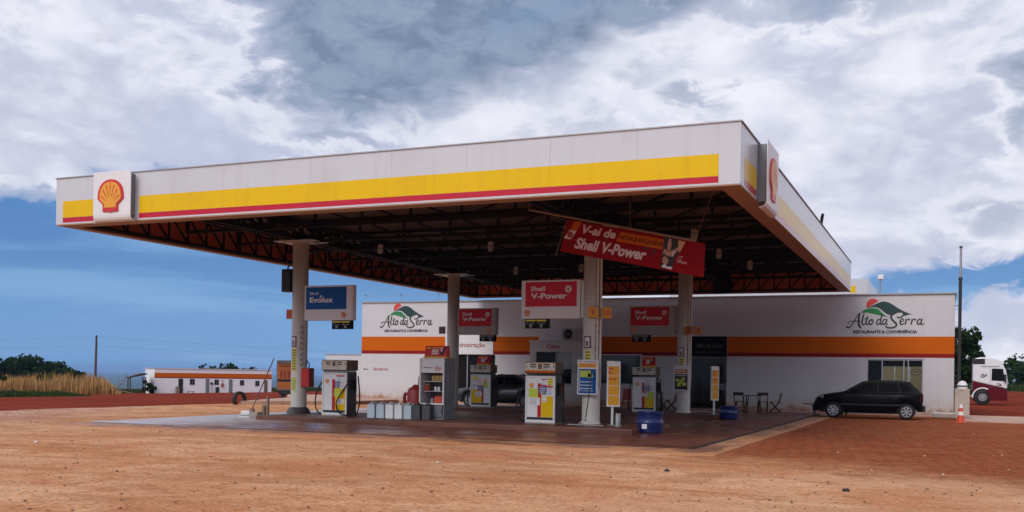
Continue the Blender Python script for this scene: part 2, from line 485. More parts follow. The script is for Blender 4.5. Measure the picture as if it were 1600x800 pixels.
    # wet-mopped concrete slab under the canopy ----------------------------
    def slab(name, c1, c2, r0, r1):
        m3 = bpy.data.materials.new(name)
        m3.use_nodes = True
        t = NT(m3.node_tree)
        co = t.n('ShaderNodeTexCoord').outputs['Object']
        x, y, z = t.xyz(co)
        n1 = t.noise(co, .35, 6, .6, .5)
        n2 = t.noise(t.comb(t.m('MULTIPLY', x, .6), t.m('MULTIPLY', y, 1.6), 0.), 1.5, 7, .65, .6)
        n3 = t.noise(co, 18, 5, .65)
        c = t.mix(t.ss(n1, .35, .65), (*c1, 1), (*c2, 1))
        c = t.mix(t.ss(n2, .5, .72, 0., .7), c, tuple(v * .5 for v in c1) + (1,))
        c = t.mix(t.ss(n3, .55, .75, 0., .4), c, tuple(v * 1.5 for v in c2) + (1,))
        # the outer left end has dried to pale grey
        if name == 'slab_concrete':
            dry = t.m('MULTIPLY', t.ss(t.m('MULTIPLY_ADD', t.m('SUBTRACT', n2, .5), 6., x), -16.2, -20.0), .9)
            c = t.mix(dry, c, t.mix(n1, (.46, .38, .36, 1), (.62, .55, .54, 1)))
            sp = t.m('MULTIPLY', t.ss(y, 22.4, 20.3), t.ss(t.noise(co, .7, 7, .7, .8), .50, .62))
            c = t.mix(t.m('MULTIPLY', sp, .7), c, (.40, .165, .075, 1))
        if name == 'slab_border':
            # sand drifted across the strip
            nd = t.noise(co, .8, 7, .68, .6)
            ed = t.m('MAXIMUM', t.ss(y, 19.7, 18.8), t.ss(x, -4.35, -3.9))
            c = t.mix(t.ss(t.m('MULTIPLY_ADD', ed, .16, nd), .50, .60, 0., .88), c, (.52, .23, .10, 1))
        bs = t.n('ShaderNodeBsdfPrincipled')
        t.set(bs.inputs['Base Color'], c)
        t.set(bs.inputs['Roughness'], t.ss(t.m('MULTIPLY_ADD', n1, .5, t.m('MULTIPLY', n2, .5)), .36, .62, r0, r1))
        bs.inputs['Specular IOR Level'].default_value = .32
        bp = t.n('ShaderNodeBump')
        bp.inputs['Strength'].default_value = .25
        bp.inputs['Distance'].default_value = .012
        t.set(bp.inputs['Height'], t.m('ADD', n3, n2))
        t.t.links.new(bp.outputs[0], bs.inputs['Normal'])
        t.t.links.new(bs.outputs[0], t.n('ShaderNodeOutputMaterial').inputs[0])
        return m3
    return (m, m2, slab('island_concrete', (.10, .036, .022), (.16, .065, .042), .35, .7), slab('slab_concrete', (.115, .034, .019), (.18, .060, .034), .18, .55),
            slab('slab_border', (.24, .105, .06), (.33, .16, .095), .4, .8),
            slab('pad_concrete', (.42, .25, .17), (.52, .34, .25), .7, .95))


DIRT, PAVER, ISLAND, SLAB, BORDER, PAD = ground_mats()


# ------------------------------------------------------------------ mesh helpers
class MB:
    def __init__(s):
        s.v, s.f, s.mi, s.sm = [], [], [], []

    def add(s, vs, fs, m=0, smooth=False):
        o = len(s.v)
        s.v += [tuple(p) for p in vs]
        for f in fs:
            s.f.append(tuple(o + i for i in f))
            s.mi.append(m)
            s.sm.append(smooth)
        return s

    def box(s, x0, x1, y0, y1, z0, z1, m=0):
        return s.add([(x, y, z) for z in (z0, z1) for y in (y0, y1) for x in (x0, x1)],
                     [(0, 2, 3, 1), (4, 5, 7, 6), (0, 1, 5, 4), (2, 6, 7, 3), (0, 4, 6, 2), (1, 3, 7, 5)], m)

    def beam(s, p, q, w, h=None, m=0):
        p, q = Vector(p), Vector(q)
        h = h or w
        d = (q - p).normalized()
        a = d.cross(Vector((0, 0, 1)))
        if a.length < 1e-4:
            a = Vector((1, 0, 0))
        a.normalize()
        b = d.cross(a).normalized()
        vs = [c + a * (i * w / 2) + b * (j * h / 2) for c in (p, q) for j in (-1, 1) for i in (-1, 1)]
        return s.add(vs, [(0, 2, 3, 1), (4, 5, 7, 6), (0, 1, 5, 4), (2, 6, 7, 3), (0, 4, 6, 2), (1, 3, 7, 5)], m)

    def path(s, pts, r, n=8, m=0, cap=True):
        pts = [Vector(p) for p in pts]
        rs = r if isinstance(r, (list, tuple)) else [r] * len(pts)
        vs, fs = [], []
        a = None
        for i, p in enumerate(pts):
            d = (pts[min(i + 1, len(pts) - 1)] - pts[max(i - 1, 0)]).normalized()
            if a is None:
                a = d.cross(Vector((0, 0, 1)))
                if a.length < 1e-3:
                    a = d.cross(Vector((1, 0, 0)))
            a = (a - d * a.dot(d)).normalized()
            b = d.cross(a)
            for k in range(n):
                t = 2 * math.pi * k / n
                vs.append(p + (a * math.cos(t) + b * math.sin(t)) * rs[i])
        for i in range(len(pts) - 1):
            for k in range(n):
                fs.append((i * n + k, i * n + (k + 1) % n, (i + 1) * n + (k + 1) % n, (i + 1) * n + k))
        s.add(vs, fs, m, True)
        if cap:
            e = (len(pts) - 1) * n
            s.add([vs[k] for k in range(n)], [tuple(range(n))[::-1]], m)
            s.add([vs[e + k] for k in range(n)], [tuple(range(n))], m)
        return s

    def lathe(s, prof, c=(0, 0, 0), n=24, axis='Z', m=0, a0=0., a1=None, smooth=True):
        """prof: (radius, height) pairs."""
        full = a1 is None
        a1 = 2 * math.pi if full else a1
        nn = n if full else n + 1
        vs, fs = [], []
        for r, h in prof:
            for k in range(nn):
                t = a0 + (a1 - a0) * k / n
                u, v = r * math.cos(t), r * math.sin(t)
                p = {'Z': (u, v, h), 'Y': (u, h, v), 'X': (h, u, v)}[axis]
                vs.append((p[0] + c[0], p[1] + c[1], p[2] + c[2]))
        for i in range(len(prof) - 1):
            for k in range(n):
                k2 = (k + 1) % nn
                fs.append((i * nn + k, i * nn + k2, (i + 1) * nn + k2, (i + 1) * nn + k))
        return s.add(vs, fs, m, smooth)

    def prism(s, poly, y0, y1, m=0, plane='XZ'):
        """Polygon in a plane extruded along the third axis."""
        def P(u, w, t):
            return {'XZ': (u, t, w), 'YZ': (t, u, w), 'XY': (u, w, t)}[plane]
        n = len(poly)
        vs = [P(u, w, y0) for u, w in poly] + [P(u, w, y1) for u, w in poly]
        fs = [tuple(range(n)), tuple(range(2 * n - 1, n - 1, -1))]
        fs += [(i, n + i, n + (i + 1) % n, (i + 1) % n) for i in range(n)]
        return s.add(vs, fs, m)

    def ribbon(s, pts, ws, y0, y1, m=0, sub=7):
        """Brush stroke in the XZ plane: catmull-rom through pts with width ws."""
        P = [Vector(p) for p in pts]
        ws = ws if isinstance(ws, (list, tuple)) else [ws] * len(P)
        C, W = [], []
        for i in range(len(P) - 1):
            a, b, c, d = P[max(i - 1, 0)], P[i], P[i + 1], P[min(i + 2, len(P) - 1)]
            for k in range(sub):
                t = k / sub
                C.append(.5 * ((2 * b) + (c - a) * t + (2 * a - 5 * b + 4 * c - d) * t * t + (3 * b - a - 3 * c + d) * t ** 3))
                W.append(ws[i] * (1 - t) + ws[i + 1] * t)
        C.append(P[-1])
        W.append(ws[-1])
        L, Rr = [], []
        for i, p in enumerate(C):
            d = C[min(i + 1, len(C) - 1)] - C[max(i - 1, 0)]
            d = d.normalized() if d.length > 1e-9 else Vector((1, 0))
            nrm = Vector((-d.y, d.x)) * W[i] / 2
            L.append(p + nrm)
            Rr.append(p - nrm)
        n = len(C)
        vs = [(p.x, y0, p.y) for p in L] + [(p.x, y0, p.y) for p in Rr]
        return s.add(vs, [(i, i + 1, n + i + 1, n + i) for i in range(n - 1)], m)

    def text(s, body, x0, x1, z0, z1, y, m=0, bold=0., shear=0., th=.004):
        """Lettering fitted to a rectangle of the XZ plane, facing -y."""
        cu = bpy.data.curves.new('t', 'FONT')
        cu.body = body
        cu.offset = bold
        cu.shear = shear
        cu.resolution_u = 3
        o = bpy.data.objects.new('t', cu)
        me = bpy.data.meshes.new_from_object(o)
        vs = [v.co.copy() for v in me.vertices]
        fs = [tuple(p.vertices) for p in me.polygons]
        bpy.data.objects.remove(o)
        bpy.data.curves.remove(cu)
        bpy.data.meshes.remove(me)
        ax, bx = min(v.x for v in vs), max(v.x for v in vs)
        ay, by = min(v.y for v in vs), max(v.y for v in vs)
        q = [(x0 + (v.x - ax) / (bx - ax) * (x1 - x0), y - th, z0 + (v.y - ay) / (by - ay) * (z1 - z0)) for v in vs]
        return s.add(q, fs, m)

    def marks(s, x0, x1, z0, z1, y, m=0, th=.003):
        rnd = random.Random(int(x0 * 1000) + int(z0 * 777))
        x, h = x0, z1 - z0
        while x < x1 - .2 * h:
            w = min(x1 - x, h * rnd.uniform(.35, .75))
            lo = rnd.choice((0, 0, .25)) * h
            s.add([(x, y - th, z0), (x + w, y - th, z0), (x + w, y - th, z1 - lo), (x, y - th, z1 - lo)], [(0, 1, 2, 3)], m)
            x += w + h * rnd.choice((.18, .22, .6))
        return s

    def xf(s, M, start=0):
        for i in range(start, len(s.v)):
            s.v[i] = tuple(M @ Vector(s.v[i]))
        return s

    def build(s, name, mats, parent=None, bevel=0., world=False, subsurf=0):
        me = bpy.data.meshes.new(name)
        vs = s.v
        if world and parent is not None:
            o = Vector((0, 0, 0))
            p = parent
            while p is not None:
                o += p.location
                p = p.parent
            vs = [(v[0] - o.x, v[1] - o.y, v[2] - o.z) for v in vs]
        me.from_pydata(vs, [], s.f)
        for m in (mats if isinstance(mats, (list, tuple)) else [mats]):
            me.materials.append(m)
        me.polygons.foreach_set('material_index', s.mi)
        me.polygons.foreach_set('use_smooth', s.sm)
        me.update()
        ob = bpy.data.objects.new(name, me)
        col.objects.link(ob)
        ob.parent = parent
        if bevel:
            b = ob.modifiers.new('bevel', 'BEVEL')
            b.width = bevel
            b.segments = 2
            b.limit_method = 'ANGLE'
            b.angle_limit = R(40)
        if subsurf:
            b = ob.modifiers.new('subsurf', 'SUBSURF')
            b.levels = b.render_levels = subsurf
        return ob


def tag(o, label=None, cat=None, group=None, kind=None):
    for k, v in (('label', label), ('category', cat), ('group', group), ('kind', kind)):
        if v:
            o[k] = v
    return o


def thing(name, label, cat, loc=(0, 0, 0), rz=0., group=None):
    o = bpy.data.objects.new(name, None)
    o.empty_display_size = .2
    col.objects.link(o)
    o.location = loc
    o.rotation_euler = (0, 0, rz)
    return tag(o, label, cat, group)


def copy_tree(o, parent=None):
    c = o.copy()
    col.objects.link(c)
    c.parent = parent
    for ch in list(o.children):
        copy_tree(ch, c)
    return c


def struct(name, mb, m):
    return tag(mb.build(name, m), kind='structure')


# ------------------------------------------------------------------ terrain
def gz(x, y):
    r = math.hypot(x, y)
    z = -.026 * max(0., -x - 27)
    if r > 200 and x < 0:
        z = min(z, -5) if False else z
    f = max(0., min(1., (r - 210) / 900))
    f = f * f * (3 - 2 * f)
    z = max(z, -6.)
    return z * (1 - f) - 75 * f


def build_ground():
    g = MB()
    rad = [0, 4, 8, 12, 16, 20, 24, 28, 32, 36, 40, 46, 52, 60, 70, 80, 92, 105, 120, 140, 165, 190, 215, 260, 320, 420, 560, 760, 1000, 1300, 2000, 3500, 6000, 10000, 16000]
    n = 160
    vs = [(0, 0, 0)]
    for r in rad[1:]:
        for k in range(n):
            a = 2 * math.pi * k / n
            x, y = r * math.sin(a), r * math.cos(a)
            vs.append((x, y, gz(x, y)))
    fs = [(0, 1 + (k + 1) % n, 1 + k) for k in range(n)]
    for i in range(len(rad) - 2):
        for k in range(n):
            a, b = 1 + i * n, 1 + (i + 1) * n
            fs.append((a + k, a + (k + 1) % n, b + (k + 1) % n, b + k))
    g.add(vs, fs, 0, True)
    struct('ground', g, DIRT)


build_ground()


def build_forecourt():
    # dusty pavers, wavering left edge along the red road
    random.seed(3)
    f = MB()
    edge = [(-28.7 + random.uniform(-.25, .25) + (.9 if y > 33 else 0) * (y - 33) / 4, y) for y in range(-12, 38, 1)]
    poly = [(-28.7, -14)] + edge + [(-24, 38.5), (-24, 44.6), (26, 44.6), (30, 20), (30, -14)]
    f.prism(poly, -.15, .006, 0, 'XY')
    struct('forecourt', f, PAVER)
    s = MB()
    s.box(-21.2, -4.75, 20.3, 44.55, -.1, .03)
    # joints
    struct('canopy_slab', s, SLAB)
    b = MB()
    b.box(-21.0, -3.93, 18.82, 20.12, -.1, .022)
    b.box(-4.6, -3.93, 20.12, 43.8, -.1, .022)
    struct('slab_border', b, BORDER)
    d = MB()
    d.box(-21.2, -4.6, 20.12, 20.3, -.1, .012)
    d.box(-4.75, -4.6, 20.3, 43.8, -.1, .012)
    for k in range(160):
        x = -21.1 + k * .1
        if x < -4.8:
            d.box(x, x + .05, 20.13, 20.29, .012, .020)
    for k in range(230):
        y = 20.4 + k * .1
        d.box(-4.74, -4.61, y, y + .05, .012, .020)
    struct('drain_channel', d, GRATE)
    w = MB()
    w.box(-28.6, -24.0, 42.3, 45.18, -.05, .13)
    w.box(-24.0, -10.8, 43.9, 45.18, -.05, .10)
    w.box(-10.8, .5, 44.2, 45.18, -.05, .06)
    struct('building_pavement', w, PAD)
    p = MB()
    p.prism([(.5, 40.0), (30, 37.5), (30, 46.5), (.5, 46.5)], -.1, .05, 0, 'XY')
    struct('side_pavement', p, PAD)
    m = MB()
    m.prism([(-27.3, 34.3), (-29.5, 40.6), (-33.4, 46.0), (-31.5, 47.2), (-24.2, 42.2), (-24.2, 37.5)], -.6, .16, 0, 'XY')
    ob = struct('raised_pad', m, PAD)
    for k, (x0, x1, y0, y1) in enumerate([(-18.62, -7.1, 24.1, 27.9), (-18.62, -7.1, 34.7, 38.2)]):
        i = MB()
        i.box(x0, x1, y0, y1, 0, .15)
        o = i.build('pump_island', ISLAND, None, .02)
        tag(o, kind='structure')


build_forecourt()


# ------------------------------------------------------------------ pecten emblem
def pecten(mb, cx, z0, h, y, th=.012, my=1, mr=0, rays=True, mk=0):
    """Scallop-shell emblem, base at z0, facing -y; mr red border, my yellow, mk ray colour."""
    def outline(sx, zt, wid, zc, foot, zb):
        pts = [(-foot, zb), (-foot, zc)]
        n = 15
        for i in range(n + 1):
            t = math.pi * (1 - i / n)
            c = math.cos(t)
            q = math.sin(t)
            x = wid * (abs(c) ** .92) * (1 if c > 0 else -1)
            pts.append((x, .43 + (zt - .43) * q ** .82 if i not in (0, n) else .40))
        pts += [(foot, zc), (foot, zb)]
        return [(cx + u * h, z0 + w * h) for u, w in pts]
    mb.prism(outline(1, 1., .52, .22, .305, 0), y - th, y, mr)
    mb.prism(outline(1, .925, .435, .235, .24, .125), y - th - .006, y - th, my)
    mb.prism([(cx - .09 * h, z0), (cx, z0 - .03 * h), (cx + .09 * h, z0)], y - th, y, mr)
    if rays:
        for k in range(7):
            a = (k - 3) * .33
            r1 = .30
            r2 = .74 - .045 * abs(k - 3)
            p0 = (cx + math.sin(a) * r1 * h * .62, z0 + (.16 + math.cos(a) * r1) * h)
            p1 = (cx + math.sin(a) * r2 * h * .72, z0 + (.16 + math.cos(a) * r2) * h)
            d = Vector((p1[0] - p0[0], p1[1] - p0[1])).normalized()
            nx, nz = -d.y, d.x
            w0, w1 = .006 * h, .020 * h
            yy = y - th - .009
            mb.add([(p0[0] - nx * w0, yy, p0[1] - nz * w0), (p0[0] + nx * w0, yy, p0[1] + nz * w0),
                    (p1[0] + nx * w1, yy, p1[1] + nz * w1), (p1[0] - nx * w1, yy, p1[1] - nz * w1)], [(0, 1, 2, 3)], mk)
    return mb


# ------------------------------------------------------------------ canopy
CX0, CX1, CY0, CY1, CB, CT = -21.5, -3.63, 19.36, 44.6, 5.235, 6.435
canopy = thing('station_canopy', 'wide flat white canopy with yellow and red stripes over the fuel pumps', 'canopy', (-12.5, 32, 5.2))


def build_canopy():
    root = canopy
    t = .06
    # outer skins: front, back, left, right
    skins = [('front', (CX0, CX1, CY0, CY0 + t)), ('back', (CX0 + t, CX1 - t, CY1 - t, CY1)),
             ('left', (CX0, CX0 + t, CY0 + t, CY1)), ('right', (CX1 - t, CX1, CY0 + t, CY1))]
    for nm, (x0, x1, y0, y1) in skins:
        f = MB()
        if nm in ('front', 'back'):
            xs = [CX0, -19.5, -17.52, -15.52, -13.52, -11.35, -9.5, -7.56, -5.69, CX1]
            for a, b in zip(xs[:-1], xs[1:]):
                a, b = max(a, x0), min(b, x1)
                f.box(a + (.0016 if a > x0 else 0), b - (.0016 if b < x1 else 0), y0, y1, CB, CT)
        else:
            n = 12
            for k in range(n):
                a, b = y0 + (y1 - y0) * k / n, y0 + (y1 - y0) * (k + 1) / n
                f.box(x0, x1, a + .002, b - .002, CB, CT)
        fo = f.build('fascia_panel', FASCIA, root, world=True)
        # capping and lower return
        c = MB()
        if nm == 'front':
            c.box(CX0 - .02, CX1 + .02, CY0 - .025, CY0 + .09, CT, CT + .025)
        elif nm == 'back':
            c.box(CX0 - .02, CX1 + .02, CY1 - .09, CY1 + .025, CT, CT + .025)
        else:
            xa = x0 - .025 if nm == 'left' else x0 - .03
            c.box(xa, xa + .115, CY0 + .09, CY1 - .09, CT, CT + .025)
        c.build('capping', GALV, fo, world=True)
        s = MB()
        if nm == 'front':
            s.box(CX0, CX1, CY0, CY0 + .42, CB - .03, CB - .002)
        elif nm == 'back':
            s.box(CX0, CX1, CY1 - .12, CY1, CB - .03, CB - .002)
        elif nm == 'left':
            s.box(CX0, CX0 + .30, CY0 + .42, CY1 - .12, CB - .03, CB - .002)
        else:
            s.box(CX1 - .42, CX1, CY0 + .42, CY1 - .12, CB - .03, CB - .002)
        s.build('soffit_strip', mat('soffit_tan', (.36, .215, .145), .6, .12, 1.5, spec=.2), fo, world=True)
        # inner lining in primer
        b = MB()
        if nm == 'front':
            b.box(CX0 + .08, CX1 - .08, y1 + .004, y1 + .012, CB + .01, CT - .15)
        elif nm == 'back':
            b.box(CX0 + .08, CX1 - .08, y0 - .012, y0 - .004, CB + .01, CT - .15)
        elif nm == 'left':
            b.box(x1 + .004, x1 + .012, CY0 + .1, CY1 - .1, CB + .01, CT - .15)
        else:
            b.box(x0 - .012, x0 - .004, CY0 + .1, CY1 - .1, CB + .01, CT - .15)
        b.build('inner_lining', RUST, fo, world=True)
        # stripes, 3 mm proud
        if nm in ('front', 'right', 'left'):
            for nme, m_, za, zb in (('yellow_stripe', YELLOW, 5.405, 5.835), ('red_stripe', RED, 5.275, 5.402)):
                st = MB()
                if nm == 'front':
                    segs = [(CX0 + .24, -20.0), (-18.66, CX1 - .42)]
                    for a, b_ in segs:
                        st.box(a, b_, y0 - .003, y0, za, zb)
                elif nm == 'right':
                    for a, b_ in [(CY0 + .42, 21.15), (22.75, CY1 - .3)]:
                        st.box(x1, x1 + .003, a, b_, za, zb)
                else:
                    st.box(x0 - .003, x0, CY0 + .4, CY1 - .4, za, zb)
                st.build(nme, m_, fo, world=True)
    # roof sheet (ribbed)
    d = MB()
    n = 90
    vs, fs = [], []
    for k in range(n * 4 + 1):
        x = CX0 + .08 + (CX1 - CX0 - .16) * k / (n * 4)
        z = 6.22 + (.03 if k % 4 in (1, 2) else 0)
        vs += [(x, CY0 + .1, z), (x, CY1 - .1, z)]
    fs = [(2 * i, 2 * i + 1, 2 * i + 3, 2 * i + 2) for i in range(n * 4)]
    d.add(vs, fs)
    vs2 = [(x, y, z + .02) for x, y, z in vs]
    d.add(vs2, [f[::-1] for f in fs])
    d.build('roof_sheet', DECK, root, world=True)
    for k in range(9):
        y = CY0 + 1.1 + k * 2.87
        p = MB()
        p.beam((CX0 + .15, y, 6.165), (CX1 - .15, y, 6.165), .07, .09)
        p.build('purlin', STEEL, root, world=True)

    def truss(p, q, zb, zt, nseg, name='truss', w=.085):
        p, q = Vector(p), Vector(q)
        m = MB()
        m.beam((p.x, p.y, zb), (q.x, q.y, zb), w * 1.15)
        m.beam((p.x, p.y, zt), (q.x, q.y, zt), w * 1.15)
        for i in range(nseg + 1):
            a = p.lerp(q, i / nseg)
            m.beam((a.x, a.y, zb), (a.x, a.y, zt), w * .75)
            if i < nseg:
                b = p.lerp(q, (i + 1) / nseg)
                if i < nseg / 2:
                    m.beam((a.x, a.y, zt), (b.x, b.y, zb), w * .7)
                else:
                    m.beam((a.x, a.y, zb), (b.x, b.y, zt), w * .7)
        m.build(name, STEEL, root, world=True)
    # main trusses over the two rows of columns, running front to back
    for x in (-18.56, -8.88):
        for dx in (-.16, .16):
            truss((x + dx, CY0 + .45, 0), (x + dx, CY1 - .2, 0), 5.60, 6.12, 24, 'main_truss', .1)
    # cross trusses
    for y in (21.4, 23.8, 26.17, 28.8, 31.45, 34.1, 36.75, 39.3, 41.8):
        truss((CX0 + .45, y, 0), (CX1 - .45, y, 0), 5.55 if y in (26.17, 36.75) else 5.62, 6.13, 11, 'cross_truss', .085)
    # edge trusses behind the fascias
    truss((CX0 + .38, CY0 + .5, 0), (CX0 + .38, CY1 - .25, 0), 5.30, 6.10, 30, 'edge_truss', .07)
    truss((CX1 - .5, CY0 + .5, 0), (CX1 - .5, CY1 - .25, 0), 5.42, 6.10, 30, 'edge_truss', .06)
    truss((CX0 + .45, CY1 - .28, 0), (CX1 - .55, CY1 - .28, 0), 5.31, 6.10, 26, 'edge_truss', .075)
    truss((CX0 + .45, CY0 + .62, 0), (CX1 - .55, CY0 + .62, 0), 5.62, 6.10, 22, 'edge_truss', .06)
    # haunch where the right-hand main truss meets the back edge
    h = MB()
    h.box(-9.35, -8.55, CY1 - .75, CY1 - .3, 5.20, 5.75)
    h.build('bearing_box', STEEL, root, world=True)
    c = MB()
    c.path([(CX1 - .02, 33.4, CT), (CX1 - .02, 33.4, CT + .12), (CX1 + .05, 33.1, CT + .3)], .05, 8)
    c.build('roof_vent', BLACKP, root, world=True)


build_canopy()


def shell_sign(label, loc, rz, w, h):
    r = thing('emblem_sign', label, 'sign', loc, rz, 'emblem boxes on the canopy edge')
    b = MB()
    b.box(-w / 2 + .09, w / 2 - .06, -.17, -.004, .14, h - .07)
    b.build('light_box', GREYP, r)
    # front shell, curling under at the bottom
    prof = [(-.215, h), (-.215, .16), (-.205, .09), (-.175, .035), (-.12, .006), (-.05, 0), (-.05, .02), (-.115, .028), (-.16, .052), (-.188, .1), (-.195, .16), (-.195, h)]
    f = MB()
    f.prism(prof, -w / 2, w / 2, 0, 'YZ')
    fo = f.build('front_panel', SIGNWHITE, r, .004)
    e = MB()
    pecten(e, -.02, .24, h * .645, -.217, .03)
    e.build('shell_emblem', [PRED, PYEL], fo)
    return r


shell_sign('square white box with red and yellow shell emblem at canopy left end', (-19.36, CY0 - .003, 5.20), 0, 1.24, 1.26)
shell_sign('white shell emblem box seen edge on beyond the near canopy corner', (CX1 + .003, 21.95, 5.06), R(90), 1.5, 1.42)


# ------------------------------------------------------------------ columns
def column(x, y, label, zb, conduit=True, lean=0., notices=True, dark_base=False):
    r = thing('canopy_column', label, 'column', (x, y, zb), 0, 'columns carrying the canopy')
    H = 5.55 - zb
    s = MB()
    prof = [(.248, 0), (.248, H - .03), (.20, H - .03)]
    s.lathe(prof, n=32)
    for z in (1.75, 3.35):
        s.lathe([(.248, z), (.253, z + .004), (.253, z + .022), (.248, z + .026)], n=32)
    s.build('shaft', COLP, r)
    c = MB()
    c.box(-.72, .72, -.45, .45, H - .028, H - .002)
    c.box(-.5, .5, -.3, .3, H - .06, H - .028)
    c.build('cap_plate', SIGNGREY, r, .004)
    b = MB()
    if dark_base:
        b.lathe([(.40, 0), (.38, .03), (.31, .16), (.26, .20), (.245, .20)], n=28)
        b.build('base_collar', PUMPS, r)
    else:
        b.lathe([(.27, 0), (.27, .05), (.255, .06), (.245, .06)], n=28)
        b.build('base_collar', COLP, r)
    if conduit:
        p = MB()
        p.path([(.215, -.19, .9), (.215, -.19, H - .1)], .028, 8)
        p.path([(.275, -.10, 1.0), (.275, -.10, H - .1)], .034, 8)
        for z in (1.5, 2.6, 3.7, 4.7):
            p.box(.17, .31, -.225, -.06, z, z + .03)
        p.build('conduit', COLP, r)
    if notices:
        # notices wrapped round the shaft
        def patch(nm, a0, a1, z0, z1, m, k=0):
            q = MB()
            R_ = .2515 + .002 * k
            n = 8
            vs, fs = [], []
            for i in range(n + 1):
                a = a0 + (a1 - a0) * i / n
                for z in (z0, z1):
                    vs.append((R_ * math.sin(a), -R_ * math.cos(a), z))
            q.add(vs, [(2 * i, 2 * i + 2, 2 * i + 3, 2 * i + 1) for i in range(n)])
            return q, nm, m
        po, ch = None, None
        q, nm, m = patch('no_smoking_notice', -.75, .25, 2.08, 2.42, RUSTY)
        po = q.build(nm, m, r)
        q, nm, m = patch('pictogram', -.55, .05, 2.12, 2.38, SWHITE, 1)
        q.build(nm, m, po)
        q, nm, m = patch('pictogram', -.40, -.10, 2.14, 2.28, RUSTY, 2)
        q.build(nm, m, po)
        q, nm, m = patch('warning_notice', -.45, .20, 1.32, 2.02, SYEL)
        po = q.build(nm, m, r)
        q, nm, _ = patch('notice_lines', -.40, .15, 1.3, 1.3, BLACKT)
        q = MB()
        for i in range(8):
            z = 1.38 + i * .083
            a, _, _ = patch('', -.38, .14, z, z + .028, None, 1)
            q.add(a.v, a.f)
        q.build('notice_lines', BLACKT, po)
        a, _, _ = patch('', -.68, -.52, 1.35, 2.0, None)
        a.build('notice_margin', SWHITE, r)
        if dark_base:
            a, _, _ = patch('', -.5, .2, .72, 1.12, None)
            po = a.build('lime_notice', SLIME, r)
            q = MB()
            for i in range(4):
                a, _, _ = patch('', -.4, .1, .78 + i * .08, .80 + i * .08, None, 1)
                q.add(a.v, a.f)
            q.build('notice_lines', SGREY, po)
        a, _, _ = patch('', .68, 1.1, 1.5, 2.75, None, 1)
        a.build('pole_poster', SGREY, r)
        q = MB()
        for i in range(7):
            z = 1.55 + i * .17
            b_, _, _ = patch('', .72 + .05 * (i % 2), 1.0, z, z + .10, None, 2)
            q.add(b_.v, b_.f)
        q.build('poster_marks', PAPER, r)
    return r


column(-18.58, 26.17, 'round weathered column beside the blue board with a red cabinet on it', .15, False, dark_base=True)
column(-8.90, 26.17, 'pale column just right of the bright red board, notices down its front', .15)
column(-18.52, 36.75, 'column rising behind the white display cabinet', .15, False, notices=False)
column(-8.87, 36.75, 'rear column left of the shop door, poster case on its foot', .15)


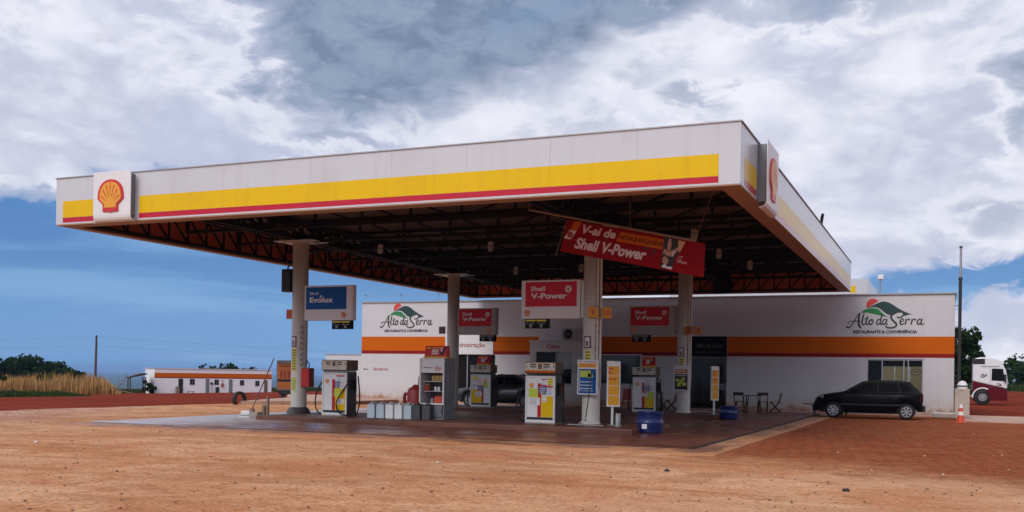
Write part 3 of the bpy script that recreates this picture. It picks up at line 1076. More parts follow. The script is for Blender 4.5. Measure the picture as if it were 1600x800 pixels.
# ------------------------------------------------------------------ grade signs on the columns
def grade_sign(label, x0, y, kind):
    """Board 1.75 x 1.07 m with a coloured face; kind: blue or red, logo left or right."""
    r = thing('grade_sign', label, 'sign', (x0 + .875, y, 3.06), 0, 'fuel grade boards on the canopy columns')
    grey = kind != 'front'
    b = MB()
    if kind == 'front':
        b.box(-.885, .875, -.10, .10, 0, 1.08)
    else:
        pts = [(-.875, -.12)] + [(.80 + .11 * math.cos(R(a)), .12 * math.sin(R(a)) if abs(a) < 90 else .12 * (1 if a > 0 else -1)) for a in range(-90, 91, 15)] + [(-.875, .12)]
        b.prism(pts, 0, 1.08, 0, 'XY')
    cab = b.build('cabinet', SIGNWHITE if kind in ('front', 'blue') else SIGNGREY, r, .008)
    e = MB()
    yf = -.12 if kind != 'front' else -.10
    x1 = .66 if kind != 'front' else .775
    xa = -.82 if kind != 'front' else -.76
    zf = .34
    e.box(xa, x1, yf - .006, yf, zf, 1.03)
    face = e.build('colour_face', SIGNBLUE if kind == 'blue' else SIGNRED, r)
    t = MB()
    y_ = yf - .006
    if kind == 'blue':
        t.text('Shell', -.68, -.36, .79, .885, y_)
        t.text('Evolux', -.68, .18, .55, .72, y_, bold=.025)
        t.ribbon([(-.30, .70), (-.24, .775)], .035, y_ - .004, y_)
    else:
        o = 0 if kind == 'front' else -.05
        t.text('Shell', -.60 + o, -.17 + o, .775, .91, y_, bold=.02)
        t.text('V-Power', -.59 + o, .49 + o, .555, .72, y_, bold=.03)
        cx, cz, rr = (.53 + o, .82, .095)
        n = 24
        vs, fs = [], []
        for i in range(n):
            a = 2 * math.pi * i / n
            for q in (rr * .55, rr):
                vs.append((cx + q * math.cos(a), y_ - .004, cz + q * math.sin(a)))
        t.add(vs, [(2 * i, 2 * i + 1, (2 * i + 3) % (2 * n), (2 * i + 2) % (2 * n)) for i in range(n)])
        for i in range(8):
            a = math.pi * i / 4
            t.ribbon([(cx + .02 * math.cos(a), cz + .02 * math.sin(a)), (cx + .045 * math.cos(a), cz + .045 * math.sin(a))], .012, y_ - .004, y_)
    t.build('lettering', LETTER, face)
    p = MB()
    left = kind in ('front', 'red_left')
    pecten(p, -.70 if left else .56, .08, .17, yf, .008, rays=True)
    p.build('shell_emblem', [PRED, PYEL], cab)
    k = MB()
    k.box(.885, 1.02, -.05, .05, .03, 1.05)
    if kind == 'front':
        k.build('mounting_arm', SIGNWHITE, r)
    elif kind == 'blue' or kind == 'red_right':
        MB().box(-1.0, -.88, -.05, .05, .03, 1.05).build('mounting_arm', SIGNWHITE, r)
    else:
        k.build('mounting_arm', SIGNGREY, r)
    # hanging price tags
    d = MB()
    hx = -.78 if left else .10
    d.box(hx, hx + .72, -.05, .05, -.27, -.004)
    tg = d.build('price_display', LEDC, r)
    q = MB()
    for i in (0, 1):
        a = hx + .03 + i * .32
        q.box(a, a + .29, -.054, -.05, -.07, -.025, 0 if kind in ('front', 'blue') else 1)
        q.box(a + .10, a + .18, -.054, -.05, -.24, -.155, 1)
        q.marks(a + .02, a + .12, -.145, -.105, -.05, 1)
        q.marks(a + .15, a + .26, -.145, -.105, -.05, 1)
    q.build('display_marks', [SYEL, SGREY], tg)
    return r


grade_sign('blue faced board with white cabinet on the left column', -18.33, 26.17, 'blue')
grade_sign('brightest red faced board, in the front middle above the pumps', -10.98, 26.17, 'front')
grade_sign('dim red board behind the display cabinet column, grey rounded end', -18.27, 36.75, 'red_right')
grade_sign('dim red board deep in the shade beside the rear right column', -10.97, 36.75, 'red_left')


# ------------------------------------------------------------------ number plates on the columns
def number_plate(label, x, y, z, rz, num, m=None, w=.30, txt=None):
    r = thing('number_plate', label, 'number plate', (x, y, z), rz, 'pump number plates on the columns')
    b = MB()
    b.box(-w / 2, w / 2, -.035, .035, 0, .30)
    f = b.build('plate_box', m or PRICEY, r, .012)
    MB().box(-.05, .05, .035, .10, .1, .2).build('bracket', GALV, r)
    t = MB()
    if not num:
        return
    if len(num) == 1:
        t.text(num, -.05, .05, .06, .24, -.035, bold=.02)
    else:
        t.text(num, -.09, .09, .06, .24, -.035, bold=.02)
    t.build('numeral', txt or PRED, f)


number_plate('orange number plate 12 sticking out left of the left column', -18.86, 26.05, 3.11, R(-12), '12', ORP)
number_plate('yellow number plate 9 on the front right column', -8.76, 25.83, 3.06, R(4), '9')
number_plate('yellow number plate 10 on the front right column', -8.43, 25.98, 3.05, R(32), '10', w=.27)
number_plate('orange plate on the rear right column, the left one of two', -8.62, 36.42, 3.06, R(4), '1', ORP, txt=RUSTY)
number_plate('orange plate on the rear right column, the right one of two', -8.31, 36.56, 3.06, R(32), '1', ORP, w=.26, txt=RUSTY)
number_plate('dark brown plate on the column behind the display cabinet', -18.98, 36.66, 3.1, R(-10), '', RUSTY)

# loudspeaker on the left column, red cabinet
r = thing('loudspeaker', 'narrow black loudspeaker high on the left column', 'loudspeaker', (-18.98, 26.1, 3.96))
b = MB()
b.box(-.17, .17, -.15, .15, 0, .72)
bx = b.build('speaker_box', BLACKP, r, .02)
b = MB()
b.box(-.14, .14, -.158, -.151, .05, .67)
b.build('grille', TRIM, bx)
b = MB()
b.path([(-.03, 0, .72), (-.03, 0, .80), (.06, 0, .88), (-.10, .02, .97)], .025, 6)
b.build('bracket', BLACKP, r)
r = thing('extinguisher_cabinet', 'red fire extinguisher cabinet on the right side of left column', 'cabinet', (-18.17, 26.05, .98))
b = MB()
b.box(-.15, .15, -.14, .14, 0, .60)
bx = b.build('cabinet', CANRED, r, .02)
b = MB()
b.box(-.12, .12, -.147, -.141, .05, .55)
b.build('door', PRED, bx)
b = MB()
b.path([(.04, 0, .60), (.05, 0, .72), (-.02, 0, .82), (-.07, 0, .70)], .018, 6)
b.build('hose', RUBBER, r)


# ------------------------------------------------------------------ fuel pumps
def fuel_pump(label, x, y, variant, topper=False):
    """0.87 wide, 0.6 deep, 1.68 high on the island; front faces -y."""
    r = thing('fuel_pump', label, 'fuel pump', (x, y, .15), 0, 'fuel pumps on the islands')
    w = .435
    c = MB()
    c.box(-w + .02, w - .02, -.25, .29, .03, 1.33)
    c.build('body', PUMPS, r, .012)
    f = MB()
    f.box(-w, w, -.30, -.252, .03, .10)
    f.box(-w, -w + .045, -.30, -.252, .10, 1.30)
    f.box(w - .045, w, -.30, -.252, .10, 1.30)
    f.box(-w + .045, w - .045, -.30, -.252, 1.255, 1.30)
    f.build('front_frame', PUMPW, r, .006)
    p = MB()
    p.box(-w + .05, w - .05, -.29, -.252, .105, 1.25)
    door = p.build('front_door', PUMPW, r)
    st = MB()
    ya, yb = -.2935, -.2905
    mirror = variant in (2,)
    if not mirror:
        st.box(-.075, .03, ya, yb, .18, 1.10, 0)
        st.box(.035, w - .055, ya, yb, .18, .80 if variant != 1 else .86, 1)
    else:
        st.box(.05, .14, ya, yb, .18, .72, 0)
        st.box(-w + .055, .045, ya, yb, .18, .72, 1)
    st.build('brand_stripes', [RED, YELLOW], door)
    k = MB()
    k.box(-w + .055, w - .055, ya, yb, .108, .175)
    k.build('kick_strip', BLACKP, door)
    e = MB()
    pecten(e, -.255 if not mirror else .22, .98, .125, -.291, .004, rays=False)
    e.build('shell_emblem', [PRED, PYEL], door)

    def sticker(x0, x1, z0, z1, m, lines=None, n=4, head=None, k=0):
        yy = -.2945 - .001 * k
        q = MB()
        q.box(x0, x1, yy - .0015, yy, z0, z1)
        o = q.build('sticker', m, door)
        q = MB()
        if lines:
            for i in range(n):
                z = z0 + (z1 - z0) * (.12 + .66 * i / max(1, n - 1))
                a = x0 + (x1 - x0) * .1
                bb = x1 - (x1 - x0) * random.uniform(.08, .4)
                q.box(a, bb, yy - .0025, yy - .0015, z, z + min(.014, (z1 - z0) * .07), 0)
            if head:
                q.box(x0 + .008, x1 - .008, yy - .0025, yy - .0015, z1 - (z1 - z0) * .2, z1 - .006, 1)
            q.build('print', [lines, head or lines], o)
    random.seed(variant + 20)
    if variant == 0:
        sticker(-.34, -.06, .70, .96, SLIME)
        sticker(-.33, .0, .50, .71, SWHITE, SGREY, 5, k=1)
        sticker(.03, .21, 1.06, 1.23, SWHITE, SGREY, 3, PRED)
        sticker(.22, .37, 1.05, 1.24, SYEL, BLACKT, 3)
        sticker(-.03, .20, .83, 1.06, SBLUE, SWHITE, 4, SIGNRED, k=2)
        sticker(.20, .38, .75, 1.05, SWHITE, SBLUE, 6, PRED, k=1)
        sticker(.06, .19, .60, .84, SWHITE, SGREY, 4, GREEN1, k=3)
    elif variant == 1:
        sticker(.06, .36, 1.00, 1.23, SWHITE, SGREY, 4, PRED)
        sticker(.28, .37, 1.03, 1.13, SWHITE, BLACKT, 2, k=2)
        sticker(.02, .19, .85, 1.08, SBLUE, SWHITE, 4, SWHITE, k=2)
        sticker(.20, .37, .82, 1.01, SWHITE, SGREY, 5)
        sticker(.0, .20, .58, .82, SLIME, k=1)
        sticker(.09, .34, .36, .52, SWHITE, SGREY, 5, k=1)
    elif variant == 2:
        sticker(-.36, -.16, .96, 1.08, SWHITE, SGREY, 4, k=1)
        sticker(-.19, .08, .92, 1.15, SWHITE, PRED, 3, SYEL)
        sticker(.10, .33, .76, .98, SLIME, SGREY, 3, k=1)
        sticker(-.36, -.12, .70, .90, SWHITE, SGREY, 4, SBLUE)
        sticker(-.12, .12, .66, .88, SBLUE, SWHITE, 4, PRED, k=2)
        sticker(-.20, .06, .44, .62, SWHITE, SGREY, 5, k=2)
        sticker(-.34, -.14, 1.10, 1.22, SYEL, PRED, 2)
    else:
        sticker(.02, .30, 1.10, 1.20, SWHITE, SGREY, 3, BLACKT)
        sticker(.0, .34, .98, 1.09, SWHITE, PRED, 3)
        sticker(-.02, .22, .78, 1.0, SBLUE, SWHITE, 4, k=2)
        sticker(.22, .38, .76, 1.02, SWHITE, SGREY, 6, k=1)
        sticker(-.06, .14, .58, .76, SWHITE, SGREY, 4, PRED, k=1)
        sticker(.14, .37, .50, .76, SLIME, k=3)
    g = MB()
    g.box(-w + .03, w - .03, -.27, .27, 1.335, 1.37)
    g.build('neck', BLACKP, r)
    h = MB()
    h.box(-w - .02, w + .02, -.315, .30, 1.372, 1.68)
    head = h.build('head', RUSTY, r, .015)
    h = MB()
    h.box(-w - .005, w + .005, -.33, -.318, 1.45, 1.66)
    h.prism([(-w - .005, 1.448), (-w + .02, 1.39), (w - .02, 1.39), (w + .005, 1.448)], -.326, -.318, 1)
    h.build('head_face', [PUMPH, ORANGE if variant == 0 else PUMPH], head)
    h = MB()
    for s_ in (-1, 1):
        for zz in (1.535, 1.598):
            h.box(s_ * .20 - .09, s_ * .20 + .09, -.336, -.331, zz, zz + .03)
    h.box(-.055, .055, -.336, -.331, 1.49, 1.64, 1)
    for s_ in (-1, 1):
        for xx in (.11, .20, .34):
            h.box(s_ * xx - .015, s_ * xx + .015, -.336, -.331, 1.475, 1.49)
        h.box(s_ * .395 - .008, s_ * .395 + .008, -.336, -.331, 1.52, 1.6)
    h.build('display_slots', [GLASSK, RUSTY], head)
    # nozzles and hoses on both sides
    for s_ in (-1, 1):
        q = MB()
        q.box(s_ * (w - .018) if s_ > 0 else -w - .045, w + .045 if s_ > 0 else -(w - .018), -.05, .20, .78, 1.10)
        boot = q.build('nozzle_boot', BLACKP, r, .01)
        q = MB()
        xx = s_ * (w + .075)
        q.path([(xx, .12, .70), (xx, .07, .92), (xx, .0, 1.02), (xx, -.05, 1.10)], [.016, .026, .034, .03], 8)
        q.path([(xx, .10, .80), (xx, -.04, .84), (xx, -.05, .98)], .012, 6)
        q.build('nozzle', CANRED if (variant == 0 and s_ > 0) else BLACKP, boot)
        q = MB()
        if variant == 1 and s_ > 0:
            pts = [(xx, -.05, 1.08), (xx - .02, -.26, 1.02), (xx - .24, -.36, .66), (xx - .38, -.38, .36), (xx - .26, -.37, .10), (xx - .02, -.30, .04), (xx + .10, -.05, .03), (xx + .12, .12, .4), (xx + .08, .16, .8), (xx + .02, .18, 1.2)]
        elif s_ > 0:
            pts = [(xx, -.05, 1.08), (xx + .06, -.16, 1.0), (xx + .12, -.2, .6), (xx + .14, -.15, .2), (xx + .06, .0, .06), (xx - .0, .12, .2), (xx + .0, .18, .7), (xx - .02, .2, 1.25)]
        else:
            k_ = .20 if variant in (0, 1) else .08
            pts = [(xx, -.05, 1.08), (xx - .05, -.14, 1.0), (xx - k_, -.2, .6), (xx - k_, -.2, .25), (xx - .06, -.18, .05), (xx + .05, -.02, .06), (xx - .02, .12, .4), (xx, .18, .9), (xx + .02, .2, 1.25)]
        # smooth the polyline
        P = [Vector(a) for a in pts]
        S = []
        for i in range(len(P) - 1):
            a, b_, c_, d_ = P[max(i - 1, 0)], P[i], P[i + 1], P[min(i + 2, len(P) - 1)]
            for j in range(6):
                t = j / 6
                S.append(.5 * ((2 * b_) + (c_ - a) * t + (2 * a - 5 * b_ + 4 * c_ - d_) * t * t + (3 * b_ - a - 3 * c_ + d_) * t ** 3))
        S.append(P[-1])
        q.path(S, .021, 8)
        q.build('hose', RUBBER, r)
    if variant == 0:
        q = MB()
        q.path([(-w - .10, -.1, 1.16), (-w - .17, -.12, 1.22), (-w - .22, -.12, 1.28), (-w - .18, -.12, 1.34), (-w - .10, -.12, 1.33), (-w - .08, -.1, 1.2), (-w - .10, -.1, 1.0)], .018, 8)
        q.build('hose_hook', RUBBER, r)
    b = MB()
    b.box(-w - .01, w + .01, -.31, .30, 0, .028)
    b.build('plinth', CONC, r)
    return r


fuel_pump('fuel pump with hose looped across its face, left of the white jerrycans', -16.71, 25.62, 1)
fuel_pump('brightest fuel pump, lime sticker, under the front red board', -10.08, 25.62, 0)
fuel_pump('shaded fuel pump in front of the parked dark sedan, paper covered front', -16.76, 36.02, 2)
fuel_pump('shaded fuel pump behind the front blue drum', -10.10, 36.02, 3)


def topper(label, x, y, z, w, rich=False):
    r = thing('advert_topper', label, 'advert', (x, y, z), 0, 'small red advert boards on equipment tops')
    b = MB()
    b.prism([(-w / 2, -.16), (w / 2, -.16), (w / 2, .16), (-w / 2, .16)], 0, .05, 0, 'XY')
    b.build('foot', PRICEY, r)
    b = MB()
    b.prism([(-.14, .05), (.10, .05), (.05, .36), (-.05, .36)], -w / 2 + .02, w / 2 - .02, 0, 'YZ')
    body = b.build('board', PRED, r)
    # print on the sloping face
    q = MB()
    M = Matrix.Translation((0, -.142, .05)) @ Matrix.Rotation(-math.atan2(.09, .31), 4, 'X')
    st = len(q.v)
    q.box(-w / 2 + .06, -w / 2 + .20, -.003, 0, .23, .28, 0)
    for i in range(3):
        q.box(-w * .18, w * .10, -.003, 0, .07 + i * .055, .10 + i * .055, 1)
    q.box(-w * .18, w * .25, -.003, 0, .245, .28, 0)
    q.prism([(w * .20, .06), (w * .27, .03), (w * .46, .30), (w * .40, .31), (w * .28, .15), (w * .24, .28), (w * .18, .26)], -.004, -.001, 2)
    q.prism([(w * .20, .16), (w * .26, .14), (w * .25, .28), (w * .19, .27)], -.006, -.004, 3)
    q.xf(M, st)
    q.build('print', [PYEL, LETTER, BLACKT, SWHITE], body)


# ------------------------------------------------------------------ display cabinet with lubricants
def cabinet():
    r = thing('display_cabinet', 'tall white and grey display cabinet of oil bottles on the front island', 'cabinet', (-13.45, 25.4, .15))
    w, d = .40, .66
    b = MB()
    b.box(-w, w, 0, d, 0, .06)
    b.box(-w, w, d - .04, d, .06, 1.76)
    b.box(-w, -w + .04, 0, d - .04, .06, 1.76, 1)
    b.box(w - .04, w, 0, d - .04, .06, 1.76)
    b.box(-w + .04, w - .04, 0, d - .04, 1.72, 1.76, 1)
    b.build('case', [GREYP, PUMPW], r, .006)
    b = MB()
    b.box(-w + .04, w - .04, .0, .04, 1.34, 1.72, 0)
    o = b.build('header_panel', PUMPW, r)
    t = MB()
    MB().marks(-.31, .02, 1.475, 1.505, 0).build('slogan', BLACKT, o)
    MB().marks(.08, .18, 1.53, 1.55, 0).build('small_print', BLACKT, o)
    t.text('HELIX', .08, .31, 1.445, 1.505, 0, 0, bold=.04)
    MB().marks(.08, .26, 1.40, 1.425, 0).build('small_print', PRED, o)
    t.build('lettering', [PRED, BLACKT], o)
    b = MB()
    b.box(-w, -w + .045, -.035, 0, .42, 1.76)
    b.box(w - .045, w, -.035, 0, .42, 1.76)
    b.box(-w + .045, w - .045, -.035, 0, .42, .47)
    b.build('door_frame', PUMPW, r, .005)
    b = MB()
    b.box(-w + .06, w - .06, -.01, .02, .08, .40)
    o = b.build('locker_door', GREYP, r, .005)
    b = MB()
    b.lathe([(.0, -.03), (.018, -.025), (.02, -.01)], (0, 0, .25), 10, 'Y')
    b.box(w - .09, w - .075, -.02, -.01, .18, .30)
    b.build('lock', BLACKP, o)
    b = MB()
    b.box(-w + .045, w - .045, .02, d - .05, .44, .46)
    b.build('shelf', GREYP, r)
    for z in (.80, 1.08):
        b = MB()
        b.box(-w + .045, w - .045, .06, d - .05, z, z + .015)
        b.build('shelf', CHROME, r)
    t = MB()
    # marks down the grey flank
    for i in range(9):
        z = .62 + i * .085
        t.box(w + .001, w + .003, .17, .25, z, z + .05)
        t.box(w + .001, w + .003, .20, .28, z + .055, z + .065)
    for i in range(5):
        t.box(w + .001, w + .003, .34, .48, .72 + i * .07, .73 + i * .07)
    t.box(w + .001, w + .003, .46, .52, 1.22, 1.29)
    t.build('side_marks', SGREY, r)
    return r


cabinet()
topper('large red advert board on top of the display cabinet', -13.45, 25.72, 1.912, .76)
topper('small red advert board on the shaded pump left of the sedan', -16.70, 35.95, 1.832, .56)
topper('small red advert board on the shaded pump behind the blue drum', -9.98, 35.95, 1.832, .52)


def bottle(x, y, z, label, cm, s=1., grp='oil bottles on the cabinet shelves'):
    r = thing('oil_bottle', label, 'bottle', (x, y, z), random.uniform(-.3, .3), grp)
    b = MB()
    b.prism([(-.05 * s, 0), (.05 * s, 0), (.05 * s, .15 * s), (.02 * s, .19 * s), (-.05 * s, .15 * s)], -.028 * s, .028 * s)
    b.build('bottle_body', cm, r, .006)
    b = MB()
    b.lathe([(.016 * s, .165 * s), (.016 * s, .21 * s), (.0, .21 * s)], n=10)
    b.build('bottle_cap', PRED if cm is not CANRED else SYEL, r)


random.seed(5)
for i in range(5):
    bottle(-13.45 + -.02 + i * .075, 25.52 + .03 * (i % 2), 1.248, 'yellow oil bottle in the row on the cabinet top shelf', mat('bottle_amber', (.36, .27, .06), .4, .1), .9)
for i, xx in enumerate((-.28, -.20)):
    bottle(-13.45 + xx, 25.55, .967, 'dark red oil bottle at the left of the cabinet middle shelf', CANRED, .9)
for i, xx in enumerate((.06, .16)):
    bottle(-13.45 + xx, 25.52, .967, 'white oil bottle at the right of the cabinet middle shelf', SWHITE, .7)
for i, xx in enumerate((.09, .17, .25)):
    bottle(-13.45 + xx, 25.50, .612, 'bright red oil bottle on the cabinet lowest shelf', CONE_O, 1.1)
bottle(-13.45 - .05, 25.52, .612, 'single pale oil bottle at the middle of the lowest shelf', SGREY, .8)


# ------------------------------------------------------------------ jerrycans
def jerrycan(x, y, rz, label, m):
    r = thing('jerrycan', label, 'jerrycan', (x, y, .15), rz, 'plastic jerrycans in a row on the island')
    b = MB()
    b.box(-.125, .125, -.15, .15, 0, .385)
    b.prism([(-.15, .385), (.15, .385), (.15, .40), (.06, .44), (-.13, .40)], -.115, .115, 0, 'YZ')
    b.build('body', m, r, .022)
    b = MB()
    b.path([(0, -.10, .39), (0, -.09, .46), (0, .02, .475), (0, .10, .42)], .016, 8)
    b.build('handle', m, r)
    b = MB()
    b.lathe([(.03, .39), (.03, .43), (.0, .43)], (.06, -.09, 0), 12)
    b.build('cap', BLACKP, r)


lab = ['leftmost pale blue jerrycan, first of the row', 'second jerrycan from the left in the pale row', 'third jerrycan from the left, whiter than its neighbours',
       'fourth jerrycan from the left, whiter and clean', 'fifth jerrycan, last of the pale ones', 'dark grey jerrycan next to the pale ones', 'dark grey jerrycan against the display cabinet']
for i in range(7):
    x = -15.26 + i * .295 - (.02 if i > 4 else 0)
    jerrycan(x, 25.2 + .015 * i, random.uniform(-.05, .05), lab[i], JUGK if i > 4 else (WHITE if i in (2, 3) else JUG))

# red fuel can behind
r = thing('fuel_can', 'large dark red fuel can with pump pipe behind the jerrycans', 'fuel can', (-14.36, 26.1, .15))
b = MB()
b.lathe([(0, 0), (.24, 0), (.25, .05), (.25, .78), (.22, .86), (.10, .93), (.07, .98), (0, .98)], n=24)
b.build('can_body', CANRED, r)
b = MB()
b.path([(-.24, 0, .70), (-.36, 0, .70), (-.38, 0, .62), (-.38, 0, .25)], .05, 8)
b.build('can_handle', CANRED, r)
b = MB()
b.path([(.08, 0, .96), (.10, 0, 1.2), (.22, 0, 1.42), (.30, 0, 1.44)], .018, 8)
b.path([(.22, .03, .85), (.24, .03, 1.2), (.30, .03, 1.28), (.36, .03, 1.28)], .016, 8)
b.build('pump_pipe', GALV, r)


# ------------------------------------------------------------------ poster cases, price boards
def poster_case(label, x, y, z0, rz, kind):
    r = thing('poster_case', label, 'poster', (x, y, z0), rz, 'poster cases fixed to the columns')
    b = MB()
    b.box(-.29, .29, -.06, .06, 0, .95)
    fr = b.build('case', SIGNWHITE if kind != 'old' else GREYP, r, .012)
    b = MB()
    m = {'front': SIGNBLUE, 'rear': SIGNWHITE, 'old': ORP}[kind]
    b.box(-.25, .25, -.066, -.0605, .04, .86 if kind != 'front' else .70, 0)
    po = b.build('poster', m, r)
    t = MB()
    y_ = -.066
    if kind == 'front':
        t.box(-.25, .25, y_ - .003, y_, .74, .86, 0)
        for i in range(6):
            t.box(-.2 + i * .07, -.16 + i * .07, y_ - .005, y_ - .003, .77, .82 - .02 * (i % 2), 3)
        t.box(-.2, .1, y_ - .003, y_, .48, .66, 1)
        t.box(.02, .16, y_ - .003, y_, .46, .58, 1)
        for i in range(3):
            t.box(-.2, .15, y_ - .003, y_, .16 + i * .09, .18 + i * .09, 2)
        t.box(-.22, -.205, y_ - .003, y_, .1, .68, 2)
        t.box(-.205, .17, y_ - .003, y_, .1, .11, 2)
        t.text('Para sua segurança', -.25, .25, .885, .92, -.06, 4, bold=.03)
    elif kind == 'rear':
        t.box(-.24, .24, y_ - .003, y_, .66, .80, 3)
        t.marks(-.2, .2, .70, .76, y_ - .003, 2)
        t.box(-.24, .24, y_ - .003, y_, .05, .63, 4)
        for i, (a, c_, k) in enumerate([(-.14, .40, 1), (.08, .44, 1), (-.08, .24, 5), (.12, .26, 5), (.0, .34, 1)]):
            t.box(a - .07, a + .07, y_ - .005 - .001 * i, y_ - .003, c_ - .06, c_ + .06, k)
        t.marks(-.2, .2, .55, .60, y_ - .003, 2)
    else:
        t.text('Para sua\nsegurança', -.2, .2, .74, .86, y_, 4, bold=.03)
        for i in range(3):
            t.box(-.16 + i * .12, -.10 + i * .12, y_ - .003, y_, .38, .62, 6)
        t.box(-.25, .25, y_ - .003, y_, .27, .35, 4)
    t.build('print', [PRICEY, SLIME, SWHITE, ORP, BLACKT, SYEL, CANRED], po)


poster_case('white poster case with navy poster on the front right column', -8.87, 25.80, .96, 0, 'front')
poster_case('poster case with orange header on the foot of the rear right column', -8.86, 36.38, .96, 0, 'rear')
poster_case('faded brown poster case tilted behind the left column', -19.17, 26.3, .86, R(18), 'old')


def price_board(label, x, y, z, rz, w):
    r = thing('price_board', label, 'price board', (x, y, z), rz, 'slim yellow price boards on posts')
    b = MB()
    b.box(-w / 2, w / 2, -.05, .05, .50, 1.74)
    b.prism([(-w / 2, 1.74), (w / 2, 1.70), (w / 2, 1.74)], -.05, .05)
    fr = b.build('frame', SIGNWHITE, r, .008)
    b = MB()
    n = 4
    for i in range(n):
        b.box(-w / 2 + .035, w / 2 - .03, -.056, -.0505, .55 + i * .265, .55 + i * .265 + .25)
    pn = b.build('yellow_panels', PRICEY, fr)
    t = MB()
    for z_, e in ((1.50, .01), (1.40, -.01), (1.22, .06)):
        t.marks(-w / 2 + .05, e, z_, z_ + .06, -.056)
    t.build('price_marks', PRED, pn)
    b = MB()
    b.path([(-.02, 0, 0), (-.02, 0, .5)], .035, 10)
    b.build('post', SIGNWHITE, r)
    b = MB()
    b.box(-.14, .10, -.1, .1, 0, .015)
    b.build('base_plate', GALV, r)


price_board('slim yellow price board at the front island, right of the poster case', -8.16, 25.85, .15, R(24), .36)
price_board('slim yellow price board in front of the dark shop door', -7.55, 36.0, .15, R(40), .30)

# mop against the column, pipe bollards, broom, blocks
r = thing('floor_squeegee', 'wide floor squeegee with dark handle leaning on the white poster case', 'squeegee', (-8.72, 25.2, .15))
b = MB()
b.path([(0, 0, .12), (.04, .40, 1.5)], .016, 8)
b.build('handle', BLACKT, r)
b = MB()
b.box(-.50, .50, -.02, .02, .004, .028)
b.build('blade', GALV, r, .004)
b = MB()
for s_ in (-1, 1):
    b.beam((0, 0, .20), (s_ * .18, 0, .05), .018)
    b.beam((0, 0, .20), (s_ * .08, 0, .05), .014)
b.build('fork', CHROME, r)


def post(label, x, y, z, h, rr, m, cat='bollard'):
    r = thing('pipe_bollard', label, cat, (x, y, z), 0, 'short pipe bollards on the island')
    MB().lathe([(rr, 0), (rr, h), (rr * .8, h + .01), (0, h + .01)], n=16).build('pipe', m, r)
    MB().lathe([(rr * 1.5, 0), (rr * 1.5, .02), (rr, .03)], n=16).build('base_ring', m, r)


post('short steel pipe with white top beside the front price board', -7.88, 25.4, .15, .34, .07, GALV)
post('taller brown pipe left of the left column', -19.02, 25.2, .05, .62, .045, PIPEM)
post('shorter brown pipe stub left of the left column', -19.28, 25.35, .03, .36, .07, PIPEM)
r = thing('wheel_chock', 'weathered white concrete block at the left island end, with broom', 'block', (-19.62, 24.95, .02), R(10), 'concrete blocks at the island end')
MB().prism([(-.20, 0), (.20, 0), (.17, .20), (-.12, .22)], -.14, .14).build('block', SIGNWHITE, r, .03)
MB().box(-.15, .15, -.146, -.141, .06, .10).build('worn_band', SGREY, r)
r = thing('wheel_chock', 'weathered grey concrete block nearest the left column', 'block', (-19.2, 24.85, .02), R(-6), 'concrete blocks at the island end')
MB().prism([(-.18, 0), (.18, 0), (.18, .20), (-.16, .18)], -.13, .13).build('block', CONC, r, .03)
MB().box(-.12, .12, -.136, -.131, .05, .09).build('worn_band', SGREY, r)
r = thing('broom', 'long dark broom leaning against the faded poster case', 'broom', (-19.62, 25.2, .02))
MB().path([(0, 0, .25), (.34, .62, 1.85)], .018, 8).build('handle', RUSTY, r)
MB().prism([(-.14, 0), (.14, 0), (.06, .28), (-.06, .28)], -.04, .04).build('bristles', PIPEM, r, .01)


# ------------------------------------------------------------------ drums
def drum(label, x, y, z, h, rr):
    r = thing('half_drum', label, 'drum', (x, y, z), random.uniform(0, 6), 'cut blue drums used as bins')
    b = MB()
    b.lathe([(0, .01), (rr * .97, .01), (rr, .03), (rr, h * .45), (rr * 1.025, h * .48), (rr * 1.025, h * .52), (rr, h * .55), (rr, h - .03), (rr * 1.03, h - .02), (rr * 1.03, h), (rr * .96, h), (rr * .95, .05), (0, .05)], n=36)
    b.build('drum_body', BLUED, r)
    return r


d1 = drum('cut down blue drum with white label in front of the shaded pump', -6.9, 25.05, .03, .55, .335)
d1.rotation_euler.z = 0
b = MB()
vs = []
for i in range(7):
    a = -1.95 + .4 * i / 6
    for z in (.12, .24):
        vs.append((.352 * math.cos(a), .352 * math.sin(a), z))
b.add(vs, [(2 * i, 2 * i + 2, 2 * i + 3, 2 * i + 1) for i in range(6)])
b.build('drum_label', SWHITE, d1)
drum('bright blue drum by the shop wall near the folding chairs', -6.83, 35.0, .03, .46, .31)


